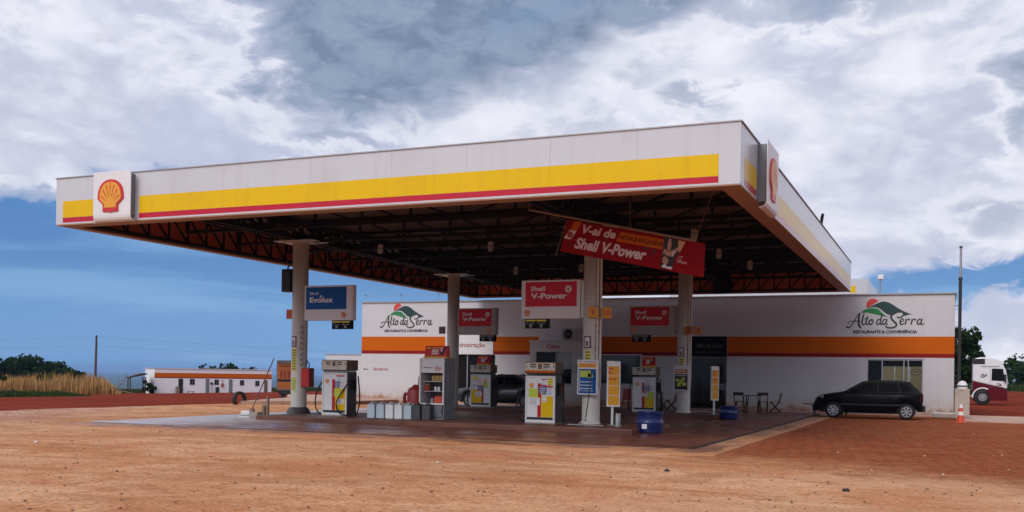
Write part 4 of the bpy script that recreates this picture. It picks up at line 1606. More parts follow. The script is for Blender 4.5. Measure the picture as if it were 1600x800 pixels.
# ------------------------------------------------------------------ banner
def banner():
    r = thing('hanging_banner', 'red advertising banner hanging askew under the canopy front', 'banner', (-6.6, 22.0, 4.9))
    TL, TR, BR, BL = Vector((-8.14, 5.14)), Vector((-4.87, 4.46)), Vector((-4.90, 3.71)), Vector((-8.30, 4.40))
    Y = 22.0

    def P(u, v, dy=0.):
        """u 0..1 left to right, v 0..1 bottom to top, on the gently rippled cloth"""
        p = (BL.lerp(BR, u)).lerp(TL.lerp(TR, u), v)
        return (p.x, Y + .05 * math.sin(u * 9) * (1 - v * .6) - dy, p.y)
    n, m = 48, 10
    c = MB()
    vs = [P(i / n, j / m) for j in range(m + 1) for i in range(n + 1)]
    fs = [(j * (n + 1) + i, j * (n + 1) + i + 1, (j + 1) * (n + 1) + i + 1, (j + 1) * (n + 1) + i) for j in range(m) for i in range(n)]
    c.add(vs, fs, 0, True)
    vs2 = [(x, y + .004, z) for x, y, z in vs]
    c.add(vs2, [f[::-1] for f in fs], 0, True)
    cl = c.build('cloth', mat('banner_red', (.24, .006, .008), .7, .12, 3, dirt=(.15, .006, .008), dirt_amt=.4, spec=.08), r, world=True)

    def stamp(mb, start, dy):
        for i in range(start, len(mb.v)):
            x, y, z = mb.v[i]
            mb.v[i] = P(x, z, dy)
    q = MB()
    q.text('V-ai de', .125, .375, .66, .93, 0, 0, bold=.035, shear=.25)
    q.text('Shell V-Power', .09, .61, .17, .52, 0, 0, bold=.035, shear=.25)
    stamp(q, 0, .010)
    lm = mat('banner_pink_white', (.62, .50, .48), .55, .05, spec=.1)
    q.build('lettering', lm, cl, world=True)
    q = MB()
    q.text('Shell', .815, .845, .40, .44, 0, 0)
    q.text('V-Power', .812, .885, .29, .37, 0, 0, bold=.02)
    q.add([(.825, 0, .48), (.855, 0, .48), (.855, 0, .495), (.825, 0, .495)], [(0, 1, 2, 3)])
    stamp(q, 0, .010)
    q.build('corner_lettering', lm, cl, world=True)
    q = MB()

    def quad(a, b_, c_, d_, k, nx=8):
        s0 = len(q.v)
        vs, fs = [], []
        for i in range(nx + 1):
            t = i / nx
            p = Vector(a).lerp(Vector(b_), t)
            w = Vector(d_).lerp(Vector(c_), t)
            vs += [(p.x, 0, p.y), (w.x, 0, w.y)]
        q.add(vs, [(2 * i, 2 * i + 2, 2 * i + 3, 2 * i + 1) for i in range(nx)], k)
        stamp(q, s0, .006)
    quad((.035, .70), (.085, .70), (.11, 1.), (.06, 1.), 0)
    quad((.385, .60), (.715, .60), (.715, .90), (.405, .90), 0, 24)
    quad((.005, .42), (.055, .42), (.085, .70), (.035, .70), 1)
    s0 = len(q.v)
    q.text('NOVA & EXCLUSIVA', .405, .71, .68, .82, 0, 2, bold=.02, shear=.2)
    stamp(q, s0, .012)
    s0 = len(q.v)
    vs = [(.045, 0, .56)] + [(.045 + .022 * math.cos(R(a)), 0, .56 + .10 * math.sin(R(a))) for a in range(0, 360, 20)]
    q.add(vs, [(0, 1 + i, 1 + (i + 1) % 18) for i in range(18)], 3)
    for (u, v, s_) in ((.60, .55, .018), (.66, .50, .018), (.64, .38, .014), (.06, .25, .012)):
        q.add([(u, 0, v)] + [(u + s_ * .8 * math.cos(R(a)), 0, v + s_ * 3 * math.sin(R(a))) for a in range(0, 360, 30)],
              [(0, 1 + len(q.v) * 0 + i, 1 + (i + 1) % 12) for i in range(12)], 4)
    stamp(q, s0, .012)
    q.build('printed_blocks', [mat('banner_orange', (.50, .105, .008), .7, .08, spec=.08), PAPER, mat('banner_text_dark', (.05, .006, .006), .6, spec=.08), CANRED, mat('banner_dark', (.05, .006, .008), .6, .1)], cl, world=True)
    # printed figure with raised arm: flat printing on the cloth
    q = MB()

    def shape(pts, k, dy):
        s1 = len(q.v)
        q.add([(a, 0, b_) for a, b_ in pts], [tuple(range(len(pts)))], k)
        stamp(q, s1, dy)
    shape([(.71, .06), (.735, .02), (.79, .10), (.80, .42), (.83, .62), (.82, .93), (.80, .99), (.715, .99)], 0, .008)
    shape([(.745, .60), (.765, .60), (.77, .78), (.765, .96), (.752, .96), (.742, .80)], 1, .012)
    shape([(.715, .50), (.76, .42), (.80, .56), (.83, .72), (.822, .76), (.79, .66), (.755, .56), (.725, .64)], 1, .014)
    shape([(.815, .66), (.83, .60), (.865, .95), (.815, .95)], 2, .016)
    shape([(.72, .22), (.75, .16), (.76, .32), (.735, .42), (.72, .36)], 1, .014)
    shape([(.715, .08), (.78, .05), (.79, .14), (.75, .12), (.735, .20)], 3, .016)
    shape([(.775, .44), (.785, .44), (.80, .60), (.79, .62)], 3, .016)
    q.build('printed_figure', [mat('banner_black', (.014, .008, .008), .6, .1), SKIN, mat('print_cup', (.5, .3, .14), .6), PAPER], cl, world=True)
    b = MB()
    b.path([(-9.12, 22.0, 5.42), (-5.08, 22.0, 4.52)], .028, 8)
    b.build('pole', PIPEM, r, world=True)
    b = MB()
    b.path([(-8.14, 22.0, 5.14), (-8.42, 21.98, 4.28)], .008, 5)
    b.path([(-5.1, 22.0, 4.53), (-4.6, 21.6, 5.6)], .006, 5)
    b.path([(-9.1, 22.0, 5.43), (-9.1, 21.9, 5.62)], .008, 5)
    b.path([(-6.6, 22.0, 4.87), (-6.6, 21.9, 5.6)], .006, 5)
    b.build('rope', PIPEM, r, world=True)


banner()


# ------------------------------------------------------------------ hanging lamps
def pendant(label, x, y):
    r = thing('pendant_lamp', label, 'lamp', (x, y, 5.12), 0, 'caged lamps hanging under the canopy')
    MB().path([(0, 0, .30), (0, 0, .44)], .012, 6).build('stem', STEEL, r)
    MB().lathe([(0, .32), (.05, .31), (.085, .26), (.085, .22), (.07, .22)], n=16).build('holder', SIGNGREY, r)
    g = MB().lathe([(.06, .22), (.085, .17), (.09, .10), (.06, .02), (0, 0)], n=16).build('globe', LAMPC, r)
    c = MB()
    for k in range(4):
        a = k * math.pi / 2
        c.path([(.07 * math.cos(a), .07 * math.sin(a), .22), (.10 * math.cos(a), .10 * math.sin(a), .12), (.05 * math.cos(a), .05 * math.sin(a), .005)], .005, 5)
    c.build('cage', GALV, g)


for (x, y), lb in zip([(-15.95, 26.6), (-12.4, 27.0), (-6.1, 26.2), (-6.35, 30.6), (-11.8, 33.4), (-6.0, 34.0), (-14.4, 33.6), (-9.4, 31.0)],
                      ['hanging lamp nearest above the blue board', 'hanging lamp above the display cabinet', 'hanging lamp just right above the red banner', 'hanging lamp beyond the banner towards the right edge',
                       'hanging lamp deep in the shade left of the bright red board', 'rearmost hanging lamp near the right edge', 'hanging lamp deep in the shade over the rear pump', 'hanging lamp behind the front right column']):
    pendant(lb, x, y)


# ------------------------------------------------------------------ shop building
WY = 45.2
WX0, WX1, WZ = -28.16, .44, 5.10
shop = thing('shop_building', 'long white restaurant and shop building with orange and red band', 'building', (-13.8, 50, 0))


def cursive_logo(mb, cx, cz, kx=.00254, kz=.00256, y=WY):
    def T(p):
        return (cx + (p[0] - 760) * kx, cz + (400 - p[1]) * kz)
    n = 0

    def poly(pts, m, dy):
        mb.add([(*T(p)[:1], y - dy, T(p)[1]) for p in pts], [tuple(range(len(pts)))], m)

    def arc(c0, r, a0, a1, k=14):
        return [(c0[0] + r * math.cos(R(a0 + (a1 - a0) * i / k)), c0[1] - r * math.sin(R(a0 + (a1 - a0) * i / k))) for i in range(k + 1)]

    def crom(P, sub=6):
        o = []
        P = [Vector(p) for p in P]
        for i in range(len(P) - 1):
            a, b_, c_, d_ = P[max(i - 1, 0)], P[i], P[i + 1], P[min(i + 2, len(P) - 1)]
            for k in range(sub):
                t = k / sub
                q = .5 * ((2 * b_) + (c_ - a) * t + (2 * a - 5 * b_ + 4 * c_ - d_) * t * t + (3 * b_ - a - 3 * c_ + d_) * t ** 3)
                o.append((q.x, q.y))
        o.append(tuple(P[-1]))
        return o
    poly(arc((568, 252), 105, 36, 208), 2, .003)
    poly(crom([(462, 306), (560, 262), (690, 204), (765, 200), (840, 225), (960, 305), (1060, 365), (1180, 415)]) +
         crom([(1120, 420), (1062, 437), (1045, 385), (1010, 362), (930, 378), (860, 418), (790, 405), (720, 350), (660, 305), (590, 287), (520, 295)]), 1, .006)
    poly(crom([(372, 392), (430, 335), (510, 310), (590, 306), (655, 325), (710, 378), (765, 428), (822, 458)]) +
         crom([(740, 440), (660, 420), (560, 395), (470, 378), (400, 382)]), 0, .009)
    d = [.012]

    def st(pts, ws):
        d[0] += .0007
        mb.ribbon([T(p) for p in pts], [w * kx for w in (ws if isinstance(ws, list) else [ws] * len(pts))], y - d[0], 0, 3)
    st([(150, 600), (165, 622), (190, 627), (225, 600), (265, 540), (305, 465), (335, 410), (358, 380)], [20, 22, 22, 18, 14, 13, 13, 12])
    st([(362, 380), (350, 440), (345, 520), (350, 585), (372, 625), (388, 636)], [16, 26, 30, 30, 26, 8])
    st([(178, 565), (185, 540), (215, 524), (280, 518), (340, 520), (385, 524)], [8, 12, 14, 13, 12, 8])
    st([(430, 395), (415, 450), (402, 520), (400, 560), (420, 578), (455, 560)], [20, 22, 22, 22, 16, 8])
    st([(488, 440), (470, 500), (462, 550), (475, 577), (505, 560)], [16, 20, 20, 18, 8])
    st([(438, 482), (470, 478), (505, 474)], [10, 13, 9])
    st([(548, 488), (520, 510), (510, 550), (530, 578), (560, 562), (575, 525), (562, 492), (545, 490), (550, 515), (580, 500)], [12, 16, 20, 20, 16, 16, 14, 12, 10, 8])
    st([(690, 492), (660, 490), (636, 520), (632, 560), (652, 577), (680, 550), (696, 510)], [14, 14, 18, 20, 18, 14, 12])
    st([(716, 400), (706, 450), (692, 520), (690, 560), (705, 578), (725, 566)], [18, 22, 20, 20, 16, 8])
    st([(780, 494), (752, 492), (728, 520), (724, 560), (742, 577), (770, 550), (785, 512)], [14, 14, 18, 20, 18, 14, 12])
    st([(796, 488), (782, 530), (778, 562), (792, 578), (806, 566)], [18, 20, 20, 15, 8])
    st([(948, 445), (965, 462), (1000, 460), (1040, 430), (1045, 390), (1010, 372), (950, 378), (890, 405), (855, 440), (860, 475), (895, 520), (935, 560), (942, 590), (915, 620), (860, 633), (800, 625), (765, 598)],
       [14, 20, 20, 18, 16, 14, 16, 20, 26, 28, 26, 26, 24, 22, 22, 22, 14])
    st([(1000, 540), (1035, 525), (1052, 500), (1036, 482), (1008, 500), (996, 540), (1010, 575), (1040, 572), (1062, 555)], [9, 10, 12, 14, 16, 20, 20, 14, 7])
    for o in (0, 92):
        st([(1078 + o, 490), (1092 + o, 505), (1082 + o, 545), (1074 + o, 578)], [10, 18, 20, 18])
        st([(1084 + o, 530), (1104 + o, 500), (1128 + o, 487), (1142 + o, 497), (1136 + o, 515)], [9, 11, 15, 18, 10])
    st([(1320, 494), (1292, 492), (1268, 520), (1264, 560), (1284, 577), (1312, 550), (1328, 512)], [14, 14, 18, 20, 18, 14, 12])
    st([(1338, 488), (1322, 530), (1318, 562), (1334, 580), (1368, 558)], [18, 20, 20, 15, 7])
    x0, x1 = T((258, 0))[0], T((1265, 0))[0]
    mb.text('RESTAURANTE & CONVENIÊNCIA', x0, x1, T((0, 727))[1], T((0, 660))[1], y - .002, 3, bold=.045)


def build_shop():
    root = shop
    t = .2
    # openings: x0, x1, z0, z1
    O = [(-22.9, -20.42, 0, 2.42), (-14.9, -12.98, 1.10, 2.45), (-10.62, -8.95, 0.0, 2.40), (-2.97, -.75, .80, 2.36)]
    xs = sorted({WX0, WX1} | {o[0] for o in O} | {o[1] for o in O})
    zs = sorted({0, WZ} | {o[2] for o in O} | {o[3] for o in O})
    w = MB()

    def hole(x, z):
        return any(a < x < b and c < z < d for a, b, c, d in O)
    for a, b in zip(xs[:-1], xs[1:]):
        for c, d in zip(zs[:-1], zs[1:]):
            if not hole((a + b) / 2, (c + d) / 2):
                w.add([(a, WY, c), (b, WY, c), (b, WY, d), (a, WY, d)], [(0, 1, 2, 3)])
                w.add([(a, WY + t, c), (b, WY + t, c), (b, WY + t, d), (a, WY + t, d)], [(3, 2, 1, 0)])
    for a, b, c, d in O:
        w.add([(a, WY, c), (a, WY + t, c), (a, WY + t, d), (a, WY, d)], [(0, 1, 2, 3)])
        w.add([(b, WY, c), (b, WY + t, c), (b, WY + t, d), (b, WY, d)], [(3, 2, 1, 0)])
        w.add([(a, WY, d), (b, WY, d), (b, WY + t, d), (a, WY + t, d)], [(0, 1, 2, 3)])
        if c > .05:
            w.add([(a, WY, c), (b, WY, c), (b, WY + t, c), (a, WY + t, c)], [(3, 2, 1, 0)])
    # ends
    for x in (WX0, WX1):
        w.add([(x, WY, 0), (x, WY + t, 0), (x, WY + t, WZ), (x, WY, WZ)], [(0, 1, 2, 3) if x == WX0 else (3, 2, 1, 0)])
    fw = w.build('front_wall', WALLW, root, world=True)
    s = MB()
    s.box(WX0, WX0 + t, WY + t, 58, 0, WZ)
    s.box(WX1 - t, WX1, WY + t, 58, 0, WZ)
    s.box(WX0 + t, -6.2, 57.8, 58, 0, WZ)
    s.box(-6.2, WX1 - t, 57.8, 58, 0, .9)
    s.box(-6.2, WX1 - t, 57.8, 58, 3.4, WZ)
    s.build('outer_wall', WALLW, root, world=True)
    c = MB()
    c.box(WX0 - .06, WX1 + .06, WY - .07, WY + t + .05, WZ, WZ + .055)
    c.box(WX0 - .06, WX0 + .26, WY + t + .05, 58.05, WZ, WZ + .055)
    c.box(WX1 - .26, WX1 + .06, WY + t + .05, 58.05, WZ, WZ + .055)
    c.build('parapet_cap', GALV, root, world=True)
    r_ = MB()
    r_.box(WX0 + t, -3.9, WY + t, 57.8, 4.3, 4.42)
    r_.box(-3.9, WX1 - t, WY + t, 48.2, 4.3, 4.42)
    r_.build('roof_slab', CONC, root, world=True)
    f = MB()
    f.box(WX0 + t, WX1 - t, WY + t, 57.8, -.05, .055)
    f.build('shop_floor', SLAB, root, world=True)
    iw = MB()
    for x in (-23.4, -19.6, -15.2, -11.2, -8.2, -3.9):
        iw.box(x, x + .12, WY + t + .01, 57.7, .06, 4.28)
    iw.box(-23.2, -4.0, 49.5, 49.62, .06, 4.28)
    iw.build('inner_wall', WALLG, root, world=True)
    dk = MB()
    dk.box(-3.77, -2.50, 47.55, 47.62, .06, 4.28)
    dk.box(-2.50, WX1 - t - .01, 47.55, 47.62, 2.10, 4.28)
    dk.build('dark_partition', WOODD, root, world=True)
    # painted band
    for nm, m_, z0, z1 in (('orange_band', ORANGE, 2.61, 3.33), ('red_band', DRED, 2.44, 2.608)):
        for a, e in ((WX0, -23.22), (-20.5, -18.1), (-15.42, -10.72), (-8.93, WX1)):
            MB().box(a, e, WY - .003, WY, z0, z1).build(nm, m_, fw, world=True)
    # office sign panel
    p = MB()
    p.box(-23.15, -20.52, WY - .05, WY - .001, 2.45, 3.40)
    sp = p.build('office_panel', SIGNWHITE, fw, world=True)
    q = MB()
    q.text('Administração', -23.0, -20.95, 2.74, 3.04, WY - .05, bold=.012)
    q.build('lettering', CANRED, sp, world=True)
    # door sign
    p = MB()
    p.box(-10.70, -8.95, WY - .07, WY - .001, 2.40, 3.34)
    sp = p.build('door_sign', LEDC, fw, world=True)
    q = MB()
    sgn = mat('dim_lettering', (.16, .15, .14), .5, .2)
    q.text('Alto da Serra', -10.35, -9.15, 2.83, 3.02, WY - .07, 0, shear=.35)
    q.text('RESTAURANTE & CONVENIÊNCIA', -10.4, -9.1, 2.6, 2.66, WY - .07, 0)
    q.build('lettering', sgn, sp, world=True)
    # lintels
    for a, b_, z in ((-10.68, -8.95, 2.39), (-15.0, -12.9, 2.455), (-3.0, -.72, 2.37)):
        l = MB()
        l.box(a, b_, WY - .015, WY - .002, z - .0, z + .035)
        l.build('lintel_strip', CHROME, fw, world=True)
    # windows and doors
    def window(nm, a, b_, c_, d_, mull, glass=GLASS, frame=CHROME, fw_=.04):
        m = MB()
        y0, y1 = WY + .06, WY + .12
        m.box(a + .002, a + fw_, y0, y1, c_ + .002, d_ - .002)
        m.box(b_ - fw_, b_ - .002, y0, y1, c_ + .002, d_ - .002)
        m.box(a + fw_, b_ - fw_, y0, y1, d_ - fw_, d_ - .002)
        if c_ > .05:
            m.box(a + fw_, b_ - fw_, y0, y1, c_ + .002, c_ + fw_)
        for x in mull:
            m.box(x - .02, x + .02, y0, y1, c_ + fw_, d_ - fw_)
        o = m.build(nm, frame, fw, world=True)
        g = MB()
        g.box(a + fw_, b_ - fw_, WY + .085, WY + .095, c_ + (fw_ if c_ > .05 else .06), d_ - fw_)
        g.build('pane', glass, o, world=True)
        return o
    tint = mat('green_tinted_glass', (.03, .06, .055), .08, .2, 2)
    window('window', -14.9, -12.98, 1.10, 2.45, (-13.94,), tint, GREYP)
    wd = window('window', -2.97, -.75, .80, 2.36, (-2.36, -1.50, -1.33))
    o = window('glass_door', -10.62, -8.95, 0, 2.40, (-9.5,), GLASS, GREYP, .03)
    h = MB()
    for k in range(3):
        h.box(-9.48, -8.99, WY + .03, WY + .05, .95 + k * .10, .975 + k * .10)
    h.build('push_bar', CHROME, o, world=True)
    # office doorway: dark roller grille with a post
    m = MB()
    m.box(-22.9 + .003, -20.42 - .003, WY + .14, WY + .16, .06, 2.41)
    o = m.build('office_door', LEDC, fw, world=True)
    m = MB()
    m.box(-22.02, -21.98, WY + .10, WY + .14, .06, 2.41)
    m.build('door_post', CHROME, o, world=True)
    # round logo decal on the right-hand pane
    d = MB()
    n = 30
    vs, fs = [], []
    for i in range(n):
        a = 2 * math.pi * i / n
        for q_ in (.88, 1.):
            vs.append((-1.04 + .21 * q_ * math.cos(a), WY + .0815, 1.84 + .14 * q_ * math.sin(a)))
    d.add(vs, [(2 * i, 2 * i + 1, (2 * i + 3) % (2 * n), (2 * i + 2) % (2 * n)) for i in range(n)])
    d.ribbon([(-1.17, 1.84), (-1.10, 1.89), (-1.05, 1.83), (-1.0, 1.88), (-.93, 1.84), (-.90, 1.87)], .02, WY + .0812, 0)
    d.ribbon([(-1.10, 1.98), (-1.13, 2.03)], .012, WY + .0810, 0)
    d.build('pane_decal', BLACKT, wd, world=True)
    # frosted folding screens behind the right-hand window, lit from the open back of the room
    # arrow and washroom lettering
    a = MB()
    a.prism([(-28.06, 1.62), (-27.92, 1.67), (-27.92, 1.635), (-27.72, 1.635), (-27.72, 1.605), (-27.92, 1.605), (-27.92, 1.57)], WY - .003, WY)
    a.text('Sanitários', -27.42, -26.52, 1.56, 1.72, WY, 1, bold=.015)
    a.build('washroom_lettering', [BLACKT, CANRED], fw, world=True)
    for cx, cz in ((-2.28, 4.30), (-25.50, 4.40)):
        lg = MB()
        cursive_logo(lg, cx, cz)
        lg.build('painted_logo', [GREEN1, GREEN2, SUNRED, BLACKT], fw, world=True)
    # cashier booth projecting from the wall
    b = MB()
    bx0, bx1, by0 = -18.05, -15.45, 43.95
    for (x0, x1, z0, z1) in ((bx0, -17.72, .06, 3.04), (-15.93, bx1, .06, 3.04), (-17.72, -15.93, 2.56, 3.04), (-17.72, -15.93, .06, 1.07)):
        b.box(x0, x1, by0, by0 + .12, z0, z1)
    b.box(bx0, bx0 + .12, by0 + .12, WY - .004, .06, 3.04)
    b.box(bx1 - .12, bx1, by0 + .12, WY - .004, .06, 3.04)
    b.box(bx0 - .04, bx1 + .04, by0 - .04, WY - .004, 3.042, 3.10)
    bo = b.build('cashier_booth', WALLG, root, world=True)
    q = MB()
    q.text('Caixa', -17.2, -16.53, 2.72, 2.93, by0, bold=.03)
    q.build('lettering', CANRED, bo, world=True)
    g = MB()
    g.box(-17.70, -16.72, by0 + .05, by0 + .06, 1.09, 2.54)
    g.box(-16.68, -15.95, by0 + .05, by0 + .06, 1.09, 1.75)
    g.box(-16.68, -15.95, by0 + .03, by0 + .045, 1.76, 2.54, 1)
    for i in range(4):
        for j in range(7):
            g.box(-16.62 + i * .16, -16.50 + i * .16, by0 + .026, by0 + .03, 1.84 + j * .09, 1.865 + j * .09, 2)
    g.build('booth_window', [GLASSK, mat('booth_notice', (.30, .32, .33), .3, .1), SGREY], bo, world=True)
    f = MB()
    f.box(-16.72, -16.68, by0 - .01, by0 + .06, 1.07, 2.56)
    f.box(-17.72, -15.93, by0 - .05, by0 - .002, 1.03, 1.07)
    f.build('booth_frame', GALV, bo, world=True)
    f = MB()
    f.box(-15.86, -15.62, by0 - .12, by0 - .002, 1.55, 1.95)
    f.build('meter_box', GALV, bo, world=True)


build_shop()

# folding screens inside
r = thing('folding_screen', 'row of pale frosted screens seen through the shop window over the black car', 'screen', (-1.7, 47.6, .055))
fm = bpy.data.materials.new('frosted')
fm.use_nodes = True
_t = NT(fm.node_tree)
_a = _t.n('ShaderNodeBsdfTranslucent')
_co = _t.n('ShaderNodeTexCoord').outputs['Object']
_t.set(_a.inputs[0], _t.mix(_t.noise(_co, 1.2, 4), (.92, .78, .48, 1), (.97, .90, .70, 1)))
_b = _t.n('ShaderNodeBsdfDiffuse')
_b.inputs[0].default_value = (.8, .76, .68, 1)
_m = _t.n('ShaderNodeMixShader')
_m.inputs[0].default_value = .2
_t.t.links.new(_a.outputs[0], _m.inputs[1])
_t.t.links.new(_b.outputs[0], _m.inputs[2])
_t.t.links.new(_m.outputs[0], _t.n('ShaderNodeOutputMaterial').inputs[0])
for k in range(4):
    x = -.86 + k * .62
    MB().box(x, x + .58, 0, .02, .35, 2.05).build('screen_leaf', fm, r)
b = MB()
for k in range(5):
    b.box(-.89 + k * .62, -.86 + k * .62 - .01, -.01, .03, .0, 2.09)
b.box(-.89, 1.6, -.01, .03, 2.055, 2.09)
b.build('screen_frame', WOODD, r)

r = thing('air_conditioner', 'outdoor air conditioner unit on the roof of the cashier booth', 'air conditioner', (-16.1, 44.5, 3.10))
b = MB()
b.box(-.50, .50, -.16, .16, .03, .58)
u = b.build('casing', SIGNGREY, r, .02)
b = MB()
b.lathe([(.0, -.185), (.22, -.175), (.235, -.165)], (-.18, 0, .31), 24, 'Y')
b.build('fan_grille', BLACKP, u)
b = MB()
b.box(.20, .40, -.166, -.161, .36, .44)
b.build('name_plate', SGREY, u)
for s_ in (-1, 1):
    MB().box(s_ * .35 - .03, s_ * .35 + .03, -.18, .18, 0, .03).build('foot', GALV, r)

r = thing('parapet_wire', 'thin wavering security wire on posts along the shop parapet', 'wire', (-26, WY + .1, WZ + .055))
pts = []
for i, x in enumerate((-28.0, -25.87, -23.7, -21.5)):
    b = MB()
    b.path([(x + 26, 0, 0), (x + 26, 0, .34)], .014, 6)
    po = b.build('wire_post', GALV, r)
    b = MB()
    b.lathe([(0, .32), (.035, .33), (.035, .38), (0, .39)], (x + 26, 0, 0), 8)
    b.build('insulator', BLACKP, po)
for dz in (0., ):
    b = MB()
    P = []
    for k in range(61):
        u = k / 60
        x = -2 + 6.5 * u
        f_ = (u * 3) % 1
        P.append((x, -.03, .35 + dz - .12 * 4 * f_ * (1 - f_) * (.5 + .5 * math.sin(k))))
    b.path(P, .009, 5)
    b.build('wire', GALV, r)

# low side wall left of the shop
r = thing('side_wall', 'lower white wall joining the left end of the shop', 'wall', (-30, 47.6, 0))
b = MB()
b.box(-32.0 + 30, WX0 + 30 - .01, 0, .2, -.3, 2.40)
wl = b.build('wall_panel', WALLW, r)
MB().box(-32.05 + 30, WX0 + 30 - .01, -.03, .23, 2.402, 2.44).build('coping', CONC, r)

# ------------------------------------------------------------------ second canopy behind, lamp post, aerial pole
r = thing('rear_canopy', 'white corner of a second canopy rising behind the shop roof', 'canopy', (-9, 75, 0))
b = MB()
b.box(-9, 4.4, -5, 5, 6.7, 8.19)
fa = b.build('fascia', FASCIA, r, .01)
b = MB()
b.box(3.25, 3.62, -5.004, -5.001, 7.25, 7.72)
b.build('yellow_stripe', YELLOW, fa)
for x in (-6, 2):
    MB().path([(x, 0, 0), (x, 0, 6.7)], .25, 14).build('canopy_post', COLP, r)

r = thing('flood_lamp', 'slender lamp post with floodlight behind the shop roof', 'lamp post', (-3.32, 60, 0))
MB().path([(0, 0, 0), (0, 0, 7.2)], [.07, .045], 10).build('mast', GALV, r)
b = MB()
b.box(-.10, .20, -.16, .12, 7.15, 7.42)
b.build('lamp_head', SIGNWHITE, r, .03)

r = thing('aerial_mast', 'tall dark thin mast at the right corner of the shop', 'mast', (.62, 44.7, 0))
b = MB()
b.path([(0, 0, 0), (0, 0, 5.7)], .065, 12, 0)
b.build('lower_tube', TRIM, r)
b = MB()
b.path([(0, 0, 5.7), (0, 0, 6.95)], .045, 12)
b.build('upper_tube', GALV, r)
b = MB()
b.lathe([(.08, 5.64), (.085, 5.70), (.05, 5.74)], n=12)
b.lathe([(.06, 6.93), (.065, 7.0), (0, 7.02)], n=12)
b.build('collar', BLACKP, r)
for z in (3.7, 4.6):
    MB().path([(-.18, .45, z), (0, 0, z)], .02, 6).build('wall_bracket', GALV, r)

# concrete pillar with dome, kerb block, cone
r = thing('gate_pillar', 'stained concrete pillar with rounded cap at the shop corner', 'pillar', (.72, 43.0, .05))
b = MB()
b.box(-.27, .27, -.22, .22, 0, 1.14)
b.build('pillar_block', mat('stained_concrete', (.48, .41, .34), .85, .2, 2, .5, 25, dirt=(.20, .12, .07), dirt_amt=.7, dirt_scale=2.), r, .03)
b = MB()
b.lathe([(.19, 1.14), (.19, 1.26), (.17, 1.34), (.11, 1.42), (.0, 1.46)], n=20)
dm = b.build('dome_lamp', SIGNWHITE, r)
MB().lathe([(.195, 1.22), (.20, 1.23), (.20, 1.26), (.195, 1.27)], n=20).build('dome_band', BLACKP, dm)
r = thing('kerb_block', 'low pale concrete block between black car and gate pillar', 'block', (.08, 42.3, .05))
MB().box(-.42, .42, -.2, .2, 0, .17).build('block', CONC, r, .03)
MB().box(-.40, .38, -.17, .17, .172, .20).build('slab_top', SIGNWHITE, r, .01)


def cone():
    r = thing('traffic_cone', 'orange and white traffic cone before the stained pillar', 'cone', (.62, 39.0, .006))
    b = MB()
    b.box(-.18, .18, -.18, .18, 0, .03)
    b.build('base', CONE_O, r, .01)
    pr = [(.145, .03), (.125, .14), (.105, .27), (.085, .40), (.065, .53), (.045, .66), (.03, .68), (0, .68)]
    b = MB()
    for i in range(len(pr) - 1):
        b.lathe([pr[i], pr[i + 1]], n=20, m=1 if i in (2, 4) else 0)
    b.build('cone_body', [CONE_O, LETTER], r)


cone()


# ------------------------------------------------------------------ cars
def wheel(r, x, y, rad, side, rim, spokes=7, k=1.):
    t = MB()
    s = side
    w = .19
    t.lathe([(rad * .66, 0), (rad * .93, 0), (rad, .03), (rad, w - .03), (rad * .93, w), (rad * .5, w)], (x, y if s < 0 else y - w, rad), 32, 'Y')
    o = t.build('wheel', RUBBER, r)
    q = MB()
    yf = y - .004 if s < 0 else y + .004
    q.lathe([(0, .03), (rad * .60, .03)], (x, yf if s < 0 else yf - .06, rad), 28, 'Y', 1)
    rr_ = rad
    rad = rad * k
    z0 = rr_
    q.lathe([(rad * .58, 0), (rad * .67, 0)], (x, yf, z0), 28, 'Y', 0)
    q.lathe([(0, -.004 * -s), (rad * .14, 0)], (x, yf, z0), 16, 'Y', 0)
    for k in range(spokes):
        a = 2 * math.pi * k / spokes + .3
        c, sn = math.cos(a), math.sin(a)
        p = Vector((c, sn))
        nn = Vector((-sn, c))
        a0, a1, w0, w1 = rad * .12, rad * .60, rad * .06, rad * .11
        pts = [p * a0 + nn * w0, p * a1 + nn * w1, p * a1 - nn * w1, p * a0 - nn * w0]
        q.add([(x + v.x, yf + s * .002, z0 + v.y) for v in pts], [(0, 1, 2, 3)])
    q.build('rim', [rim, BLACKP], o)
    return o


